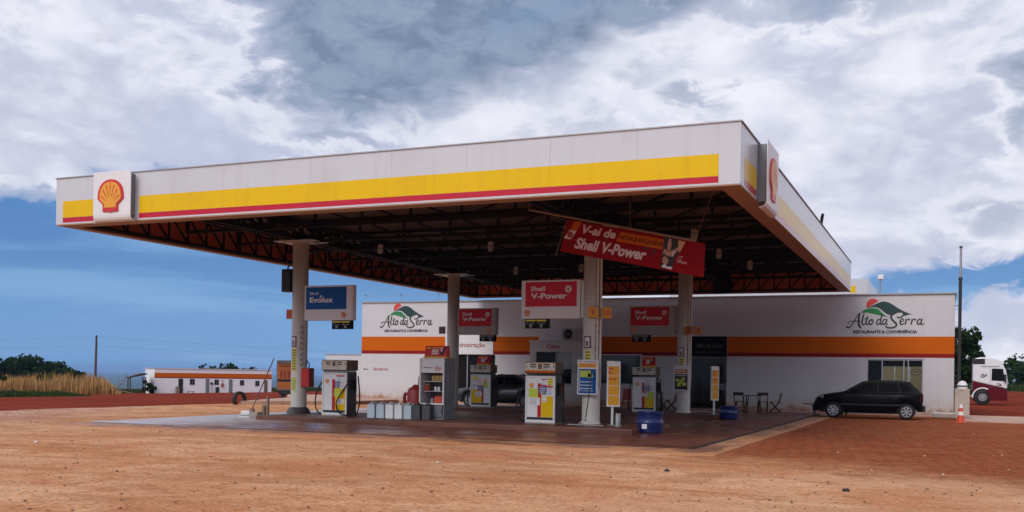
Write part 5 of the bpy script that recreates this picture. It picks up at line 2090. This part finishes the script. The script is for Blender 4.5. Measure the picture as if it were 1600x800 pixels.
def car(name, label, loc, rz, L, W, prof_top, belt, wheels, cab, glassm, paint, group=None, rim=ALLOY, bumper_l=None, seg_glass=None):
    """Body side profile (x, z) front at -x; greenhouse narrows towards the roof."""
    r = thing(name, label, 'car', loc, rz, group)
    h = W / 2
    # lower body: cross-section rings along x
    xs = [p[0] for p in belt]

    def ztop(x):
        for (a, za), (b_, zb) in zip(belt[:-1], belt[1:]):
            if a <= x <= b_:
                return za + (zb - za) * (x - a) / (b_ - a)
        return belt[-1][1]
    rings = []
    N = 40
    x0, x1 = belt[0][0], belt[-1][0]
    for i in range(N + 1):
        u = i / N
        x = x0 + (x1 - x0) * u
        zt = ztop(x)
        e = min(1., min(x - x0, x1 - x) / .55)
        k = .80 + .20 * math.sqrt(max(0., 1 - (1 - e) ** 2))
        zl = .21 + (.10 * (1 - e) if e < 1 else 0)
        # wheel arch cut
        for wx, wr in wheels:
            d = abs(x - wx)
            R_ = wr + .065
            if d < R_:
                zl = max(zl, wr + math.sqrt(R_ * R_ - d * d) * .98)
        zm = zl + (zt - zl) * .55
        hh = h * k
        rings.append([(x, -hh * .94, zl), (x, -hh * .995, zl + (zm - zl) * .5), (x, -hh, zm), (x, -hh * .975, zt - (zt - zm) * .3), (x, -hh * .91, zt - .012), (x, -hh * .5, zt + .015), (x, 0, zt + .02)])
    b = MB()
    full = []
    for g in rings:
        full.append(g + [(p[0], -p[1], p[2]) for p in g[-2::-1]])
    n = len(full[0])
    vs = [p for g in full for p in g]
    fs = [(i * n + j, (i + 1) * n + j, (i + 1) * n + j + 1, i * n + j + 1) for i in range(N) for j in range(n - 1)]
    fs += [tuple(range(n)), tuple(range((N + 1) * n - 1, N * n - 1, -1))]
    b.add(vs, fs, 0, True)
    b.build('body', paint, r)
    # underbody + arch linings
    u = MB()
    u.box(x0 + .25, x1 - .25, -h * .74, h * .74, .20, .74)
    u.build('underbody', BLACKP, r)
    # cabin
    c = MB()
    inset = lambda z, zb: .91 * h - (z - zb) * .27
    zb = belt[len(belt) // 2][1]
    ring_lo = [(x, z) for x, z in cab]
    vs, fs = [], []
    for x, z in cab:
        yy = inset(z, min(z, ztop(x)) if False else zb)
        yy = min(yy, .91 * h)
        vs += [(x, -yy, z), (x, yy, z)]
    m = len(cab)
    fs = [(2 * i, 2 * i + 1, 2 * ((i + 1) % m) + 1, 2 * ((i + 1) % m)) for i in range(m)]
    fs += [tuple(2 * i for i in range(m))[::-1], tuple(2 * i + 1 for i in range(m))]
    c.add(vs, fs, 0)
    c.build('cabin', paint, r, .02)
    # side glass, windscreen, rear glass
    for s_ in (-1, 1):
        for gpoly in seg_glass:
            g = MB()
            vs = [(x, s_ * (inset(z, zb) + .006), z) for x, z in gpoly]
            g.add(vs, [tuple(range(len(vs)))])
            g.build('side_window', glassm, r)
    for nm, (ia, ib) in (('windscreen', (0, 1)), ('rear_window', (-2, -1))):
        (xa, za), (xb, zb_) = cab[ia], cab[ib]
        g = MB()
        d = Vector((xb - xa, zb_ - za)).normalized()
        nx, nz = -d.y, d.x
        if (nm == 'windscreen' and nx > 0) or (nm == 'rear_window' and nx < 0):
            nx, nz = -nx, -nz
        f = lambda t: (xa + (xb - xa) * t + nx * .008, za + (zb_ - za) * t + nz * .008)
        (p0, q0), (p1, q1) = f(.08), f(.92)
        ya, yb = inset(q0, zb) - .06, inset(q1, zb) - .06
        g.add([(p0, -ya, q0), (p0, ya, q0), (p1, yb, q1), (p1, -yb, q1)], [(0, 1, 2, 3)])
        g.build(nm, glassm, r)
    for wx, wr in wheels:
        for s_ in (-1, 1):
            wheel(r, wx, s_ * (h - .01), wr, s_, rim)
    # lamps, mirrors, handles, trim
    zf = ztop(x0 + .2)
    for s_ in (-1, 1):
        q = MB()
        q.add([(x0 + .05, s_ * h * .86, zf - .16), (x0 + .36, s_ * (h * .985), zf - .10), (x0 + .40, s_ * h * .965, zf + .02), (x0 + .12, s_ * h * .88, zf - .02)], [(0, 1, 2, 3)])
        q.build('headlight', LAMPC, r)
        q = MB()
        zr = ztop(x1 - .1)
        q.box(x1 - .12, x1 + .012, s_ * h * .80 - .07, s_ * h * .80 + .07, zr - .34, zr - .04)
        q.build('tail_light', LAMPR, r, .02)
        q = MB()
        mx = cab[0][0] + .38
        q.box(mx - .08, mx + .06, s_ * (h + .06) - .07, s_ * (h + .06) + .07, zb + .02, zb + .15)
        q.build('mirror', paint, r, .03)
        q = MB()
        q.box(x0 + .6, x1 - .6, s_ * (h + .001) - .006, s_ * (h + .001) + .006, .50, .56)
        q.build('side_moulding', TRIM, r)
        for hx in (-.05, .85):
            q = MB()
            q.box(hx, hx + .17, s_ * (h * .985) - .014, s_ * (h * .985) + .014, zb - .16, zb - .125)
            q.build('door_handle', TRIM, r)
    q = MB()
    q.box(x1 - .02, x1 + .10, -h * .78, h * .78, .30, .52)
    q.build('rear_bumper', TRIM, r, .04)
    q = MB()
    q.box(x0 - .05, x0 + .08, -h * .72, h * .72, .24, .50)
    q.build('front_bumper', TRIM, r, .04)
    q = MB()
    q.box(x0 - .058, x0 - .052, -.24, .24, .36, .46)
    q.build('number_plate', SGREY, r)
    return r


TINT = mat('tinted_glass', (.004, .0045, .005), .3, .1, spec=.03)
# hatchback, 3.95 m, near side at y = 40
car('hatchback_car', 'black hatchback with silver star wheels parked before the shop wall', (-2.62, 40.86, .012), R(.5), 3.95, 1.72, None,
    [(-1.96, .55), (-1.90, .72), (-1.78, .84), (-1.45, .91), (-.85, 1.0), (.6, 1.0), (1.5, 1.0), (1.86, .98), (1.95, .62)],
    [(-1.22, .29), (1.40, .29)],
    [(-.85, .985), (-.18, 1.385), (.12, 1.44), (1.0, 1.44), (1.46, 1.40), (1.90, .96)], TINT, CARBLK,
    seg_glass=[[(-.58, 1.04), (-.10, 1.33), (.33, 1.375), (.36, 1.04)], [(.42, 1.04), (.40, 1.375), (1.05, 1.375), (1.15, 1.04)], [(1.21, 1.04), (1.11, 1.375), (1.40, 1.355), (1.62, 1.06)]])
# dark sedan behind the pumps
car('sedan_car', 'dark sedan parked in shade behind the pumps, before the office door', (-17.45, 39.75, .032), R(1), 4.3, 1.72, None,
    [(-2.12, .60), (-2.05, .74), (-1.6, .84), (-1.0, .92), (-.7, .94), (.6, .98), (1.4, 1.01), (2.05, .99), (2.14, .80)],
    [(-1.32, .31), (1.28, .31)],
    [(-1.05, .91), (-.28, 1.36), (.05, 1.43), (.62, 1.41), (1.0, 1.30), (1.52, .98)], TINT, mat('car_charcoal', (.016, .018, .020), .2, .1, coat=.5),
    seg_glass=[[(-.72, .98), (-.20, 1.29), (.20, 1.34), (.22, 1.0)], [(.28, 1.0), (.26, 1.34), (.62, 1.32), (.95, 1.22), (1.15, 1.02)]], rim=GALV)


# ------------------------------------------------------------------ chairs, tables, bench
def folding_chair(label, x, y, rz, z=.03):
    r = thing('folding_chair', label, 'chair', (x, y, z), rz, 'dark wooden folding chairs along the wall')
    s = MB()
    for k in range(5):
        s.box(-.19, .19, -.19 + k * .078, -.19 + k * .078 + .062, .44, .46)
    s.build('seat', WOODD, r)
    for q in (-1, 1):
        MB().beam((q * .20, .22, 0), (q * .20, -.20, .46), .035, .05).build('leg', WOODD, r)
        MB().beam((q * .17, -.24, 0), (q * .17, .20, .46), .035, .05).build('leg', WOODD, r)
        MB().beam((q * .20, .14, .44), (q * .20, .26, .84), .03, .045).build('back_post', WOODD, r)
    b = MB()
    b.box(-.22, .22, .235, .26, .72, .85)
    b.build('backrest', WOODD, r)
    b = MB()
    b.beam((-.2, .17, .10), (.2, .17, .10), .025)
    b.beam((-.2, -.19, .10), (.2, -.19, .10), .025)
    b.build('stretcher', WOODD, r)


def folding_table(label, x, y, rz, z=.03):
    r = thing('folding_table', label, 'table', (x, y, z), rz, 'dark wooden folding tables along the wall')
    t = MB()
    for k in range(7):
        t.box(-.35, .35, -.35 + k * .10, -.35 + k * .10 + .088, .70, .725)
    t.build('table_top', WOODD, r)
    for q in (-1, 1):
        MB().beam((q * .28, .3, 0), (q * .28, -.28, .70), .035, .05).build('leg', WOODD, r)
        MB().beam((q * .24, -.3, 0), (q * .24, .28, .70), .035, .05).build('leg', WOODD, r)


folding_chair('folding chair nearest the shop door, its back to the pumps', -7.75, 42.1, R(172))
folding_table('small folding table between chairs right of the shop door', -7.35, 43.0, R(4))
folding_chair('folding chair in the middle of the group right of the shop door', -6.95, 42.9, R(188))
folding_chair('folding chair seen side on, the one closest to the black hatchback', -6.48, 43.2, R(-84))
folding_table('folding table beside the shaded pump by the red plastic chair', -11.5, 42.6, R(10))
folding_chair('folding chair seen side on behind the shaded pump', -10.65, 42.0, R(-70))
folding_chair('folding chair hidden in shade left of the rear right column', -11.0, 41.5, R(160))
r = thing('plastic_chair', 'red plastic chair in the shade below the tinted window', 'chair', (-12.6, 42.3, .03), R(165))
MB().box(-.22, .22, -.22, .22, .41, .44).build('seat', CANRED, r, .015)
b = MB()
b.prism([(-.23, .44), (.23, .44), (.21, .90), (-.21, .90)], .19, .22)
b.build('backrest', CANRED, r, .015)
for sx in (-1, 1):
    for sy in (-1, 1):
        MB().path([(sx * .19, sy * .19, .41), (sx * .23, sy * .23, 0)], [.03, .02], 8).build('leg', CANRED, r)
r = thing('wooden_bench', 'dark plank bench by the wall, its end showing beyond the car bonnet', 'bench', (-4.3, 43.0, .006), 0)
MB().box(-1.0, 1.0, -.16, .16, .42, .46).build('seat', WOODD, r)
for x in (-.55, .7):
    MB().box(x - .03, x + .03, -.14, .14, 0, .42).build('leg', WOODD, r)
r = thing('door_mat', 'pale folded mat on the floor by the shop doorway', 'mat', (-9.2, 41.2, .031), R(6))
MB().box(-.45, .45, -.12, .12, 0, .03).build('mat_fold', SIGNWHITE, r, .01)
MB().box(-.40, .2, -.10, .10, .031, .055).build('mat_top', SGREY, r, .01)


# ------------------------------------------------------------------ truck
def truck():
    r = thing('lorry', 'white and maroon lorry cab standing on the red road behind the shop', 'lorry', (2.7, 70.0, .0))
    up = [(-.95, 1.50), (.98, 1.05), (1.02, 1.50), (.92, 2.15), (.72, 2.62), (.60, 2.82), (.1, 2.98), (-.5, 3.0), (-.86, 2.92), (-.95, 2.55)]
    b = MB()
    b.prism(up, -1.22, 1.22)
    cab = b.build('cab_upper', TRUCKW, r, .06)
    lo = [(-.95, 1.492), (.98, 1.042), (1.02, .50), (1.0, .32), (.05, .32), (-.05, .72), (-.25, .98), (-.55, .98), (-.75, .80), (-.95, .72)]
    b = MB()
    b.prism(lo, -1.225, 1.225)
    b.build('cab_lower', TRUCKR, r, .04)
    b = MB()
    b.prism([(.10, 1.55), (.86, 1.52), (.74, 2.28), (.12, 2.30)], -1.232, -1.223)
    b.build('side_window', GLASSK, cab)
    MB().prism([(.10, 1.55), (.86, 1.52), (.74, 2.28), (.12, 2.30)], 1.223, 1.232).build('side_window', GLASSK, cab)
    b = MB()
    b.prism([(.965, 1.55), (1.035, 1.55), (.87, 2.30), (.80, 2.30)], -1.12, 1.12)
    b.build('windscreen', GLASSK, cab)
    b = MB()
    b.box(-.93, -.25, -1.15, 1.15, 2.62, 2.93)
    b.box(-.95, -.28, -1.236, -1.223, 2.56, 2.90)
    b.build('air_deflector', BLACKP, cab, .03)
    b = MB()
    b.box(-.5, .55, -1.234, -1.224, 2.40, 2.44)
    b.beam((.02, -1.226, 1.0), (.02, -1.226, 2.42), .012, .02)
    b.build('door_seam', GREYP, cab)
    b = MB()
    for s_ in (-1, 1):
        b.box(.80, .92, s_ * 1.36 - .08, s_ * 1.36 + .08, 1.45, 1.95)
    b.build('mirror', BLACKP, cab, .03)
    b = MB()
    b.text('Cia', .38, .68, 1.22, 1.40, -1.226, 0, bold=.03)
    b.marks(.30, .74, 1.10, 1.16, -1.226, 0)
    b.ribbon([(-.50, 1.75), (-.40, 1.95), (-.32, 1.78), (-.46, 1.74)], .05, -1.23, 0, 1)
    b.ribbon([(-.30, 1.76), (-.22, 1.94), (-.16, 1.80)], .045, -1.231, 0, 1)
    b.build('door_lettering', [TRUCKR, BLACKT], cab)
    for x in (-.38, -4.6, -5.9):
        for s_ in (-1, 1):
            o = wheel(r, x, s_ * 1.18, .50, s_, GALV, spokes=9, k=.72)
    b = MB()
    n = 14
    for s_ in (-1, 1):
        pts = [(-.38 + .62 * math.cos(R(a)), .50 + .62 * math.sin(R(a))) for a in range(60, 186, 9)] + [(-.38 + .54 * math.cos(R(a)), .50 + .54 * math.sin(R(a))) for a in range(186, 58, -9)]
        b.prism(pts, s_ * 1.23 - .02, s_ * 1.23 + .02)
    b.build('mudguard', TRUCKW, r)
    b = MB()
    b.box(-6.6, -.6, -.45, .45, .62, .95)
    b.box(-2.3, -1.15, -1.18, -.6, .35, 1.0)
    b.box(-6.5, -4.0, -1.2, 1.2, 1.05, 1.25)
    b.build('chassis', BLACKP, r, .03)
    b = MB()
    b.box(-14.5, -4.2, -1.28, 1.28, 1.30, 2.2)
    b.build('trailer_bed', TRUCKW, r, .05)
    for x in (-11.2, -12.4, -13.6):
        for s_ in (-1, 1):
            wheel(r, x, s_ * 1.18, .50, s_, GALV, spokes=9, k=.72)


truck()


# ------------------------------------------------------------------ washroom block far left
def washrooms():
    A, B = Vector((-87.4, 93.6)), Vector((-79.2, 105.6))
    d = B - A
    L = d.length
    rz = math.atan2(d.y, d.x)
    r = thing('washroom_block', 'long low white washroom block with orange band beyond the red road', 'building', (A.x, A.y, -1.55), rz)
    H = 3.0
    b = MB()
    b.box(0, L, 0, 5, -.3, H)
    w = b.build('wall_shell', mat('clean_white', (.80, .80, .81), .6, .04, 1., dirt=(.6, .5, .42), dirt_amt=.15), r)
    for nm, m_, z0, z1 in (('orange_band', ORANGE, 1.98, 2.5), ('red_band', DRED, 1.86, 1.978)):
        MB().box(0, L, -.012, -.002, z0, z1).build(nm, m_, w)
    b = MB()
    b.box(-.1, L + .1, -.1, 5.1, H, H + .06)
    b.build('roof', WHITE, r)
    k = L / (1165 - 115)
    Z = lambda p: (410 - p) * (3.0 / (410 - 190))
    for (x0, x1, z1, m_) in ((320, 360, 1.8, BLACKP), (558, 592, 1.8, GREYP), (768, 800, 1.78, GREYP), (1095, 1127, 1.74, RUSTY)):
        q = MB()
        q.box((x0 - 115) * k, (x1 - 115) * k, -.03, -.004, 0, z1)
        dr = q.build('door', m_, w)
        MB().box((x1 - 115) * k - .12, (x1 - 115) * k - .06, -.06, -.031, .8, .92).build('handle', GALV, dr)
    for (x0, x1, z0, z1) in ((418, 462, 1.05, 1.8), (636, 676, 1.05, 1.75), (868, 907, 1.0, 1.72), (1010, 1050, .95, 1.65)):
        q = MB()
        q.box((x0 - 115) * k, (x1 - 115) * k, -.03, -.004, z0, z1)
        f = q.build('window', GREYP, w)
        q = MB()
        a, b_ = (x0 - 115) * k, (x1 - 115) * k
        q.box(a + .05, (a + b_) / 2 - .03, -.036, -.031, z0 + .06, z1 - .06)
        q.box((a + b_) / 2 + .03, b_ - .05, -.036, -.031, z0 + .06, z1 - .06)
        q.build('pane', GLASSK, f)
    r2 = thing('wall_phone', 'black wall phone hood by the second washroom door', 'phone', (0, 0, 0))
    q = MB()
    q.lathe([(0, -.2), (.14, -.15), (.18, -.02)], ((612 - 115) * k, -.02, 1.25), 12, 'Y')
    q.build('hood', BLACKP, r2)
    MB().path([((612 - 115) * k, -.05, 0), ((612 - 115) * k, -.05, 1.1)], .03, 6).build('stalk', GALV, r2)
    r2.location = r.location
    r2.rotation_euler = r.rotation_euler
    r3 = thing('fire_point', 'red extinguisher point on the washroom block wall', 'extinguisher', r.location, rz)
    MB().box((698 - 115) * k, (718 - 115) * k, -.14, -.032, .8, 1.3).build('red_board', CANRED, r3, .02)
    MB().box((700 - 115) * k, (716 - 115) * k, -.04, -.031, 1.5, 1.66).build('sign_plate', PRED, r3)
    for (x, hh, m_, lb) in ((302, .8, PIPEM, 'brown crate standing left of the first washroom door'), (652, .75, BLACKP, 'dark bin under a washroom window')):
        rr = thing('crate' if hh > .76 else 'bin', lb, 'crate' if hh > .76 else 'bin', r.location, rz)
        X = (x - 115) * k
        MB().box(X - .2, X + .2, -.8, -.4, -.1, hh).build('box_side', m_, rr, .03)
        MB().box(X - .22, X + .22, -.82, -.38, hh, hh + .05).build('lid', m_, rr, .01)
    rr = thing('low_bench', 'small brown bench before the washroom wall', 'bench', r.location, rz)
    X0, X1 = (385 - 115) * k, (445 - 115) * k
    MB().box(X0, X1, -.9, -.6, .25, .31).build('seat', PIPEM, rr)
    for x in (X0 + .1, X1 - .1):
        MB().box(x - .04, x + .04, -.85, -.65, -.1, .25).build('leg', PIPEM, rr)


washrooms()

# open shed to the left of the washroom block
r = thing('open_shed', 'dark open sided shed roof left of the washroom block', 'shed', (-87.6, 91.8, -1.5), R(50))
b = MB()
b.prism([(-1.5, 1.9), (0, 2.35), (.6, 2.35), (.6, 2.22), (-1.5, 1.75)], 0, 3)
b.build('roof', WOODD, r)
for x, y in ((-1.3, .2), (-1.3, 2.8), (.4, .2), (.4, 2.8)):
    MB().path([(x, y, -.3), (x, y, 1.9)], .07, 8).build('post', WOODD, r)

# buried tyre and tub on the left
r = thing('buried_tyre', 'worn black tyre standing half buried at the red road edge', 'tyre', (-27.45, 34.4, .05), R(80))
r.scale = (.66, .66, .66)
t = MB()
t.lathe([(.36, -.13), (.48, -.14), (.52, -.10), (.53, 0), (.52, .10), (.48, .14), (.36, .13), (.38, 0), (.36, -.13)], (0, 0, .26), 36, 'Y')
t.build('tyre', RUBBER, r)
r = thing('feed_tub', 'black tub on two short legs beyond the half buried tyre', 'tub', (-33.6, 46.6, .0), R(30))
b = MB()
b.prism([(-.75, .45), (.75, .45), (.62, .12), (-.62, .12)], -.35, .35)
b.build('tub', RUBBER, r, .04)
for s_ in (-1, 1):
    MB().box(s_ * .45 - .09, s_ * .45 + .09, -.3, .3, -.35, .12).build('leg', RUBBER, r)

# utility pole and wires
r = thing('utility_pole', 'leaning dark utility pole standing in the dry grass', 'pole', (-107.9, 104.2, -2.2))
MB().path([(0, 0, -.4), (.15, .0, 8.1)], [.19, .13], 10).build('shaft', BARK, r)
b = MB()
for z in (6.4, 7.0, 7.9):
    b.lathe([(0, z), (.10, z + .02), (.10, z + .16), (0, z + .2)], (.28, -.1, 0), 8)
b.build('insulator', BLACKP, r)
for z in (6.7, 7.9):
    b = MB()
    P0, P1 = Vector((-90, -30, z - .9)), Vector((.15, 0, z))
    P2 = Vector((110, 75, z - 3.2))
    P = [P0.lerp(P1, k / 12) - Vector((0, 0, 4 * .8 * (k / 12) * (1 - k / 12))) for k in range(13)] + [P1.lerp(P2, k / 12) - Vector((0, 0, 4 * .9 * (k / 12) * (1 - k / 12))) for k in range(1, 13)]
    b.path(P, .010, 4)
    b.build('wire', GREYP, r)


# ------------------------------------------------------------------ vegetation
def tree(name, label, x, y, z, h, w, leaf, lm, nleaf, trunk_h, group=None, clumps=16, seed=1):
    rnd = random.Random(seed)
    r = thing(name, label, 'tree', (x, y, z), 0, group)
    t = MB()
    top = Vector((rnd.uniform(-.2, .2), rnd.uniform(-.2, .2), h * .55))
    tr = h * .028
    t.path([(0, 0, -.3), (top.x * .4, top.y * .4, trunk_h * .6), (top.x * .7, top.y * .7, trunk_h), tuple(top)], [tr * 1.3, tr, tr * .85, tr * .45], 8)
    cl = []
    for k in range(clumps):
        a = rnd.uniform(0, 6.283)
        q = math.sqrt(rnd.random())
        zz = rnd.uniform(trunk_h * .9, h * .93)
        env = math.sin(math.pi * min(1, max(.12, (zz - trunk_h * .55) / (h * 1.02 - trunk_h * .55)))) ** .6
        c = Vector((math.cos(a) * q * w * .5 * env, math.sin(a) * q * w * .5 * env, zz))
        cl.append((c, rnd.uniform(.10, .19) * max(w, h * .7)))
        if k % 2 == 0:
            m_ = Vector((top.x * .7, top.y * .7, trunk_h * rnd.uniform(.7, 1.1)))
            t.path([tuple(m_), tuple(m_.lerp(c, .55) + Vector((0, 0, -.05 * h))), tuple(c)], [tr * .55, tr * .35, tr * .12], 6)
    t.build('trunk', BARK, r)
    c = MB()
    vs, fs = [], []
    for i in range(nleaf):
        p, rr = cl[rnd.randrange(len(cl))]
        d = Vector((rnd.gauss(0, 1), rnd.gauss(0, 1), rnd.gauss(0, .75)))
        d = d.normalized() * rr * (rnd.random() ** .45)
        q = p + d
        a = Vector((rnd.gauss(0, 1), rnd.gauss(0, 1), rnd.gauss(0, .6))).normalized()
        b = a.cross(Vector((rnd.gauss(0, 1), rnd.gauss(0, 1), rnd.gauss(0, 1)))).normalized()
        s = leaf * rnd.uniform(.6, 1.3)
        o = len(vs)
        vs += [q - a * s, q + b * s * .5, q + a * s, q - b * s * .5]
        fs.append((o, o + 1, o + 2, o + 3))
    c.add(vs, fs)
    c.build('crown', lm, r)
    return r


tree('leafy_tree', 'dark dense tree rising behind the lorry at the shop corner', .9, 88, 0, 5.9, 4.4, .22, LEAF, 5200, 1.4, seed=4, clumps=26)
lab = ['dark bushy tree cut by the left picture edge', 'second dark tree from the left edge, its crown merging with the tallest', 'tallest dark tree of the far left clump', 'dark tree sloping down right of the tallest one',
       'low dark tree near the right end of the far left clump', 'smallest dark bushy tree, right end of the far left clump']
for i, (a, q, h, w) in enumerate(((-50.6, 186, 5.0, 9), (-49.9, 192, 5.1, 9), (-49.0, 188, 5.4, 9), (-48.3, 191, 4.8, 8), (-47.5, 187, 3.6, 6), (-46.9, 190, 2.9, 5))):
    x, y = q * math.sin(R(a)), q * math.cos(R(a))
    tree('savanna_tree', lab[i], x, y, gz(x, y) + .2, h, w, .40, LEAF, 3000, 1.0, 'savanna trees beyond the dry grass', 24, seed=20 + i)
lab = ['dark tree top showing over the left part of the washroom roof', 'dark tree top showing over the middle of the washroom roof']
for i, (px, yy, h, w) in enumerate(((-99.5, 117, 3.0, 6), (-95.5, 119, 3.4, 7))):
    tree('washroom_tree', lab[i], px, yy, -1.7, h, w, .32, LEAF, 2200, 1.0, 'trees behind the washroom block', 18, seed=40 + i)
lab = ['bushy tree right behind the lorry windscreen', 'bushy tree at the right picture edge beyond the road', 'taller bushy tree at the far right edge', 'bushy tree beyond the right picture edge', 'bushy tree hidden behind the lorry cab']
for i, (px, yy, h, w) in enumerate(((10.5, 186, 5.2, 9), (16.5, 184, 5.0, 9), (21.0, 182, 6.6, 8), (27, 184, 5.5, 9), (4, 188, 5.4, 9))):
    tree('roadside_tree', lab[i], px, yy, -.1, h, w, .36, LEAF2, 2600, 1.0, 'trees beyond the red road on the right', 20, seed=60 + i)


def blades(name, label, cat, region, n, h, wdt, m, seed, clump=None, plume=False):
    rnd = random.Random(seed)
    b = MB()
    vs, fs = [], []
    for i in range(n):
        x, y = region(rnd)
        z = gz(x, y)
        hh = h(rnd, x, y)
        a = rnd.uniform(0, 6.283)
        lean = rnd.gauss(0, .16) * hh
        dx, dy = math.cos(a), math.sin(a)
        w = wdt * rnd.uniform(.6, 1.4)
        o = len(vs)
        vs += [(x - dy * w, y + dx * w, z - .05), (x + dy * w, y - dx * w, z - .05), (x + dx * lean * .4 + dy * w * .8, y + dy * lean * .4 - dx * w * .8, z + hh * .6),
               (x + dx * lean * .4 - dy * w * .8, y + dy * lean * .4 + dx * w * .8, z + hh * .6), (x + dx * lean, y + dy * lean, z + hh)]
        fs += [(o, o + 1, o + 2, o + 3), (o + 3, o + 2, o + 4)]
    b.add(vs, fs)
    o = b.build(name, m)
    tag(o, label, cat, None, 'stuff')


def polar(a0, a1, r0, r1):
    """azimuths in degrees right of +y"""
    def f(rnd):
        a = R(rnd.uniform(a0, a1))
        q = math.sqrt(rnd.uniform(r0 * r0, r1 * r1))
        return q * math.sin(a), q * math.cos(a)
    return f


def hash2(x, y):
    return math.sin(x * .9 + 1.7 * math.sin(y * .5)) * .5 + math.sin(y * .7 - 1.3 * math.sin(x * .37)) * .35 + math.sin(x * 2.3 + y * 1.9) * .25


def drytop(rnd, x, y):
    a = math.degrees(math.atan2(x, y))
    end = min(1., max(.15, (-44.6 - a) / 1.1))
    return max(.3, (1.75 + .75 * hash2(x, y)) * rnd.uniform(.45, 1.2) * end)


blades('dry_grass', 'tall straw coloured dry grass along the far left verge', 'grass', polar(-54, -44.7, 118, 152), 22000, drytop, .045, GRASSD, 1)
blades('grass_verge', 'short green grass strip between red road and dry grass', 'grass', polar(-54, -46.2, 97, 122), 22000, lambda r_, x, y: max(.03, r_.uniform(.1, .42) * (1 + .8 * hash2(x, y)) * min(1, max(.02, (-46.3 - math.degrees(math.atan2(x, y))) / 1.6))), .05, GRASSG, 2)
blades('grass_verge', 'rough green grass beyond the road on the right', 'grass', polar(1.0, 8, 172, 186), 5000, lambda r_, x, y: r_.uniform(.4, 1.3), .08, GRASSG, 3)
blades('grass_verge', 'scrubby green grass behind the washroom block', 'grass', polar(-45.5, -30, 138, 190), 9000, lambda r_, x, y: r_.uniform(.2, .6), .08, GRASSG, 4)
lab = ['small dark shrub inside the dry grass, left one', 'small dark shrub inside the dry grass, middle one', 'small dark shrub at the pole foot', 'round dark shrub left of the open shed']
for i, (a, q, h) in enumerate(((-50.6, 121, 2.1), (-48.4, 124, 2.4), (-45.6, 120, 1.0), (-43.3, 128, 1.6))):
    x, y = q * math.sin(R(a)), q * math.cos(R(a))
    tree('shrub', lab[i], x, y, gz(x, y), h, h * 1.2, .16, LEAF2, 900, .2, 'shrubs along the far left verge', 9, seed=80 + i)
r = thing('fallen_branch', 'bare grey fallen branch at the end of the dry grass', 'branch', (-84.5, 84.5, -1.5), .4)
b = MB()
b.path([(-1.2, 0, 0), (0, 0, .5), (.9, .2, 1.5), (1.2, .2, 2.4)], [.10, .08, .05, .02], 7)
b.path([(0, 0, .5), (1.4, .1, .25), (2.0, .1, .1)], [.06, .05, .03], 6)
b.build('branch', PIPEM, r)
b = MB()
b.path([(.5, .1, 1.1), (.4, .1, 1.8), (.1, .1, 2.3)], [.04, .03, .015], 6)
b.build('twig', PIPEM, r)


# ------------------------------------------------------------------ loose gravel on the forecourt
def gravel():
    rnd = random.Random(11)
    b = MB()
    for i in range(6500):
        a = R(rnd.uniform(-56, 9))
        q = 8 + 26 * rnd.random() ** 1.7
        x, y = q * math.sin(a), q * math.cos(a)
        if x < -28 or (y > 18.4 and -21.5 < x < -3.6):
            continue
        s = .005 + .022 * rnd.random() ** 9
        k = []
        for j in range(6):
            t = j * math.pi / 3
            rr = s * rnd.uniform(.7, 1.2)
            k.append((x + rr * math.cos(t), y + rr * math.sin(t), .004))
        for j in range(6):
            t = j * math.pi / 3 + .3
            rr = s * rnd.uniform(.4, .7)
            k.append((x + rr * math.cos(t), y + rr * math.sin(t), .006 + s * rnd.uniform(.6, 1.)))
        b.add(k, [(j, (j + 1) % 6, 6 + (j + 1) % 6, 6 + j) for j in range(6)] + [tuple(range(6, 12))], 0 if rnd.random() < .8 else 1)
    o = b.build('gravel', [mat('pebble_brown', (.20, .10, .06), .9, .3, 9), mat('pebble_pale', (.46, .33, .24), .9, .3, 9)])
    tag(o, 'loose brown and pale gravel scattered over the dusty forecourt', 'gravel', None, 'stuff')
    lab = ['dark fist sized stone right of the slab corner', 'dark fist sized stone nearest under the slab corner', 'pale crumpled scrap on the sand at the left edge', 'flat pale pebble on the sand left of the middle']
    for i, (x, y, s, m) in enumerate(((-1.15, 13.95, .045, BLACKP), (-3.95, 15.35, .04, BLACKP), (-16.2, 14.2, .035, SWHITE), (-7.6, 14.6, .03, PAPER))):
        c = MB()
        rn = random.Random(i)
        c.lathe([(0, 0), (s, .005), (s * 1.1, s * .4), (s * .7, s * .85), (0, s * .95)], (0, 0, 0), 8)
        c.v = [(p[0] * rn.uniform(.8, 1.3), p[1] * rn.uniform(.8, 1.3), p[2] * rn.uniform(.85, 1.1)) for p in c.v]
        o = c.build('stone' if i != 2 else 'paper_scrap', m)
        o.location = (x, y, .006)
        tag(o, lab[i], 'stone' if i != 2 else 'litter')


gravel()


# ------------------------------------------------------------------ rain haze over the far plain
def haze():
    b = MB()
    b.box(-17500, 17500, -17500, 17500, -80, 14)
    m = bpy.data.materials.new('haze_air')
    m.use_nodes = True
    t = NT(m.node_tree)
    v = t.n('ShaderNodeVolumePrincipled')
    v.inputs['Color'].default_value = (.34, .56, .92, 1)
    v.inputs['Density'].default_value = .00013
    t.t.links.new(v.outputs[0], t.n('ShaderNodeOutputMaterial').inputs['Volume'])
    o = b.build('haze', m)
    tag(o, 'thin blue rain haze over the far plain', 'haze', None, 'stuff')


haze()
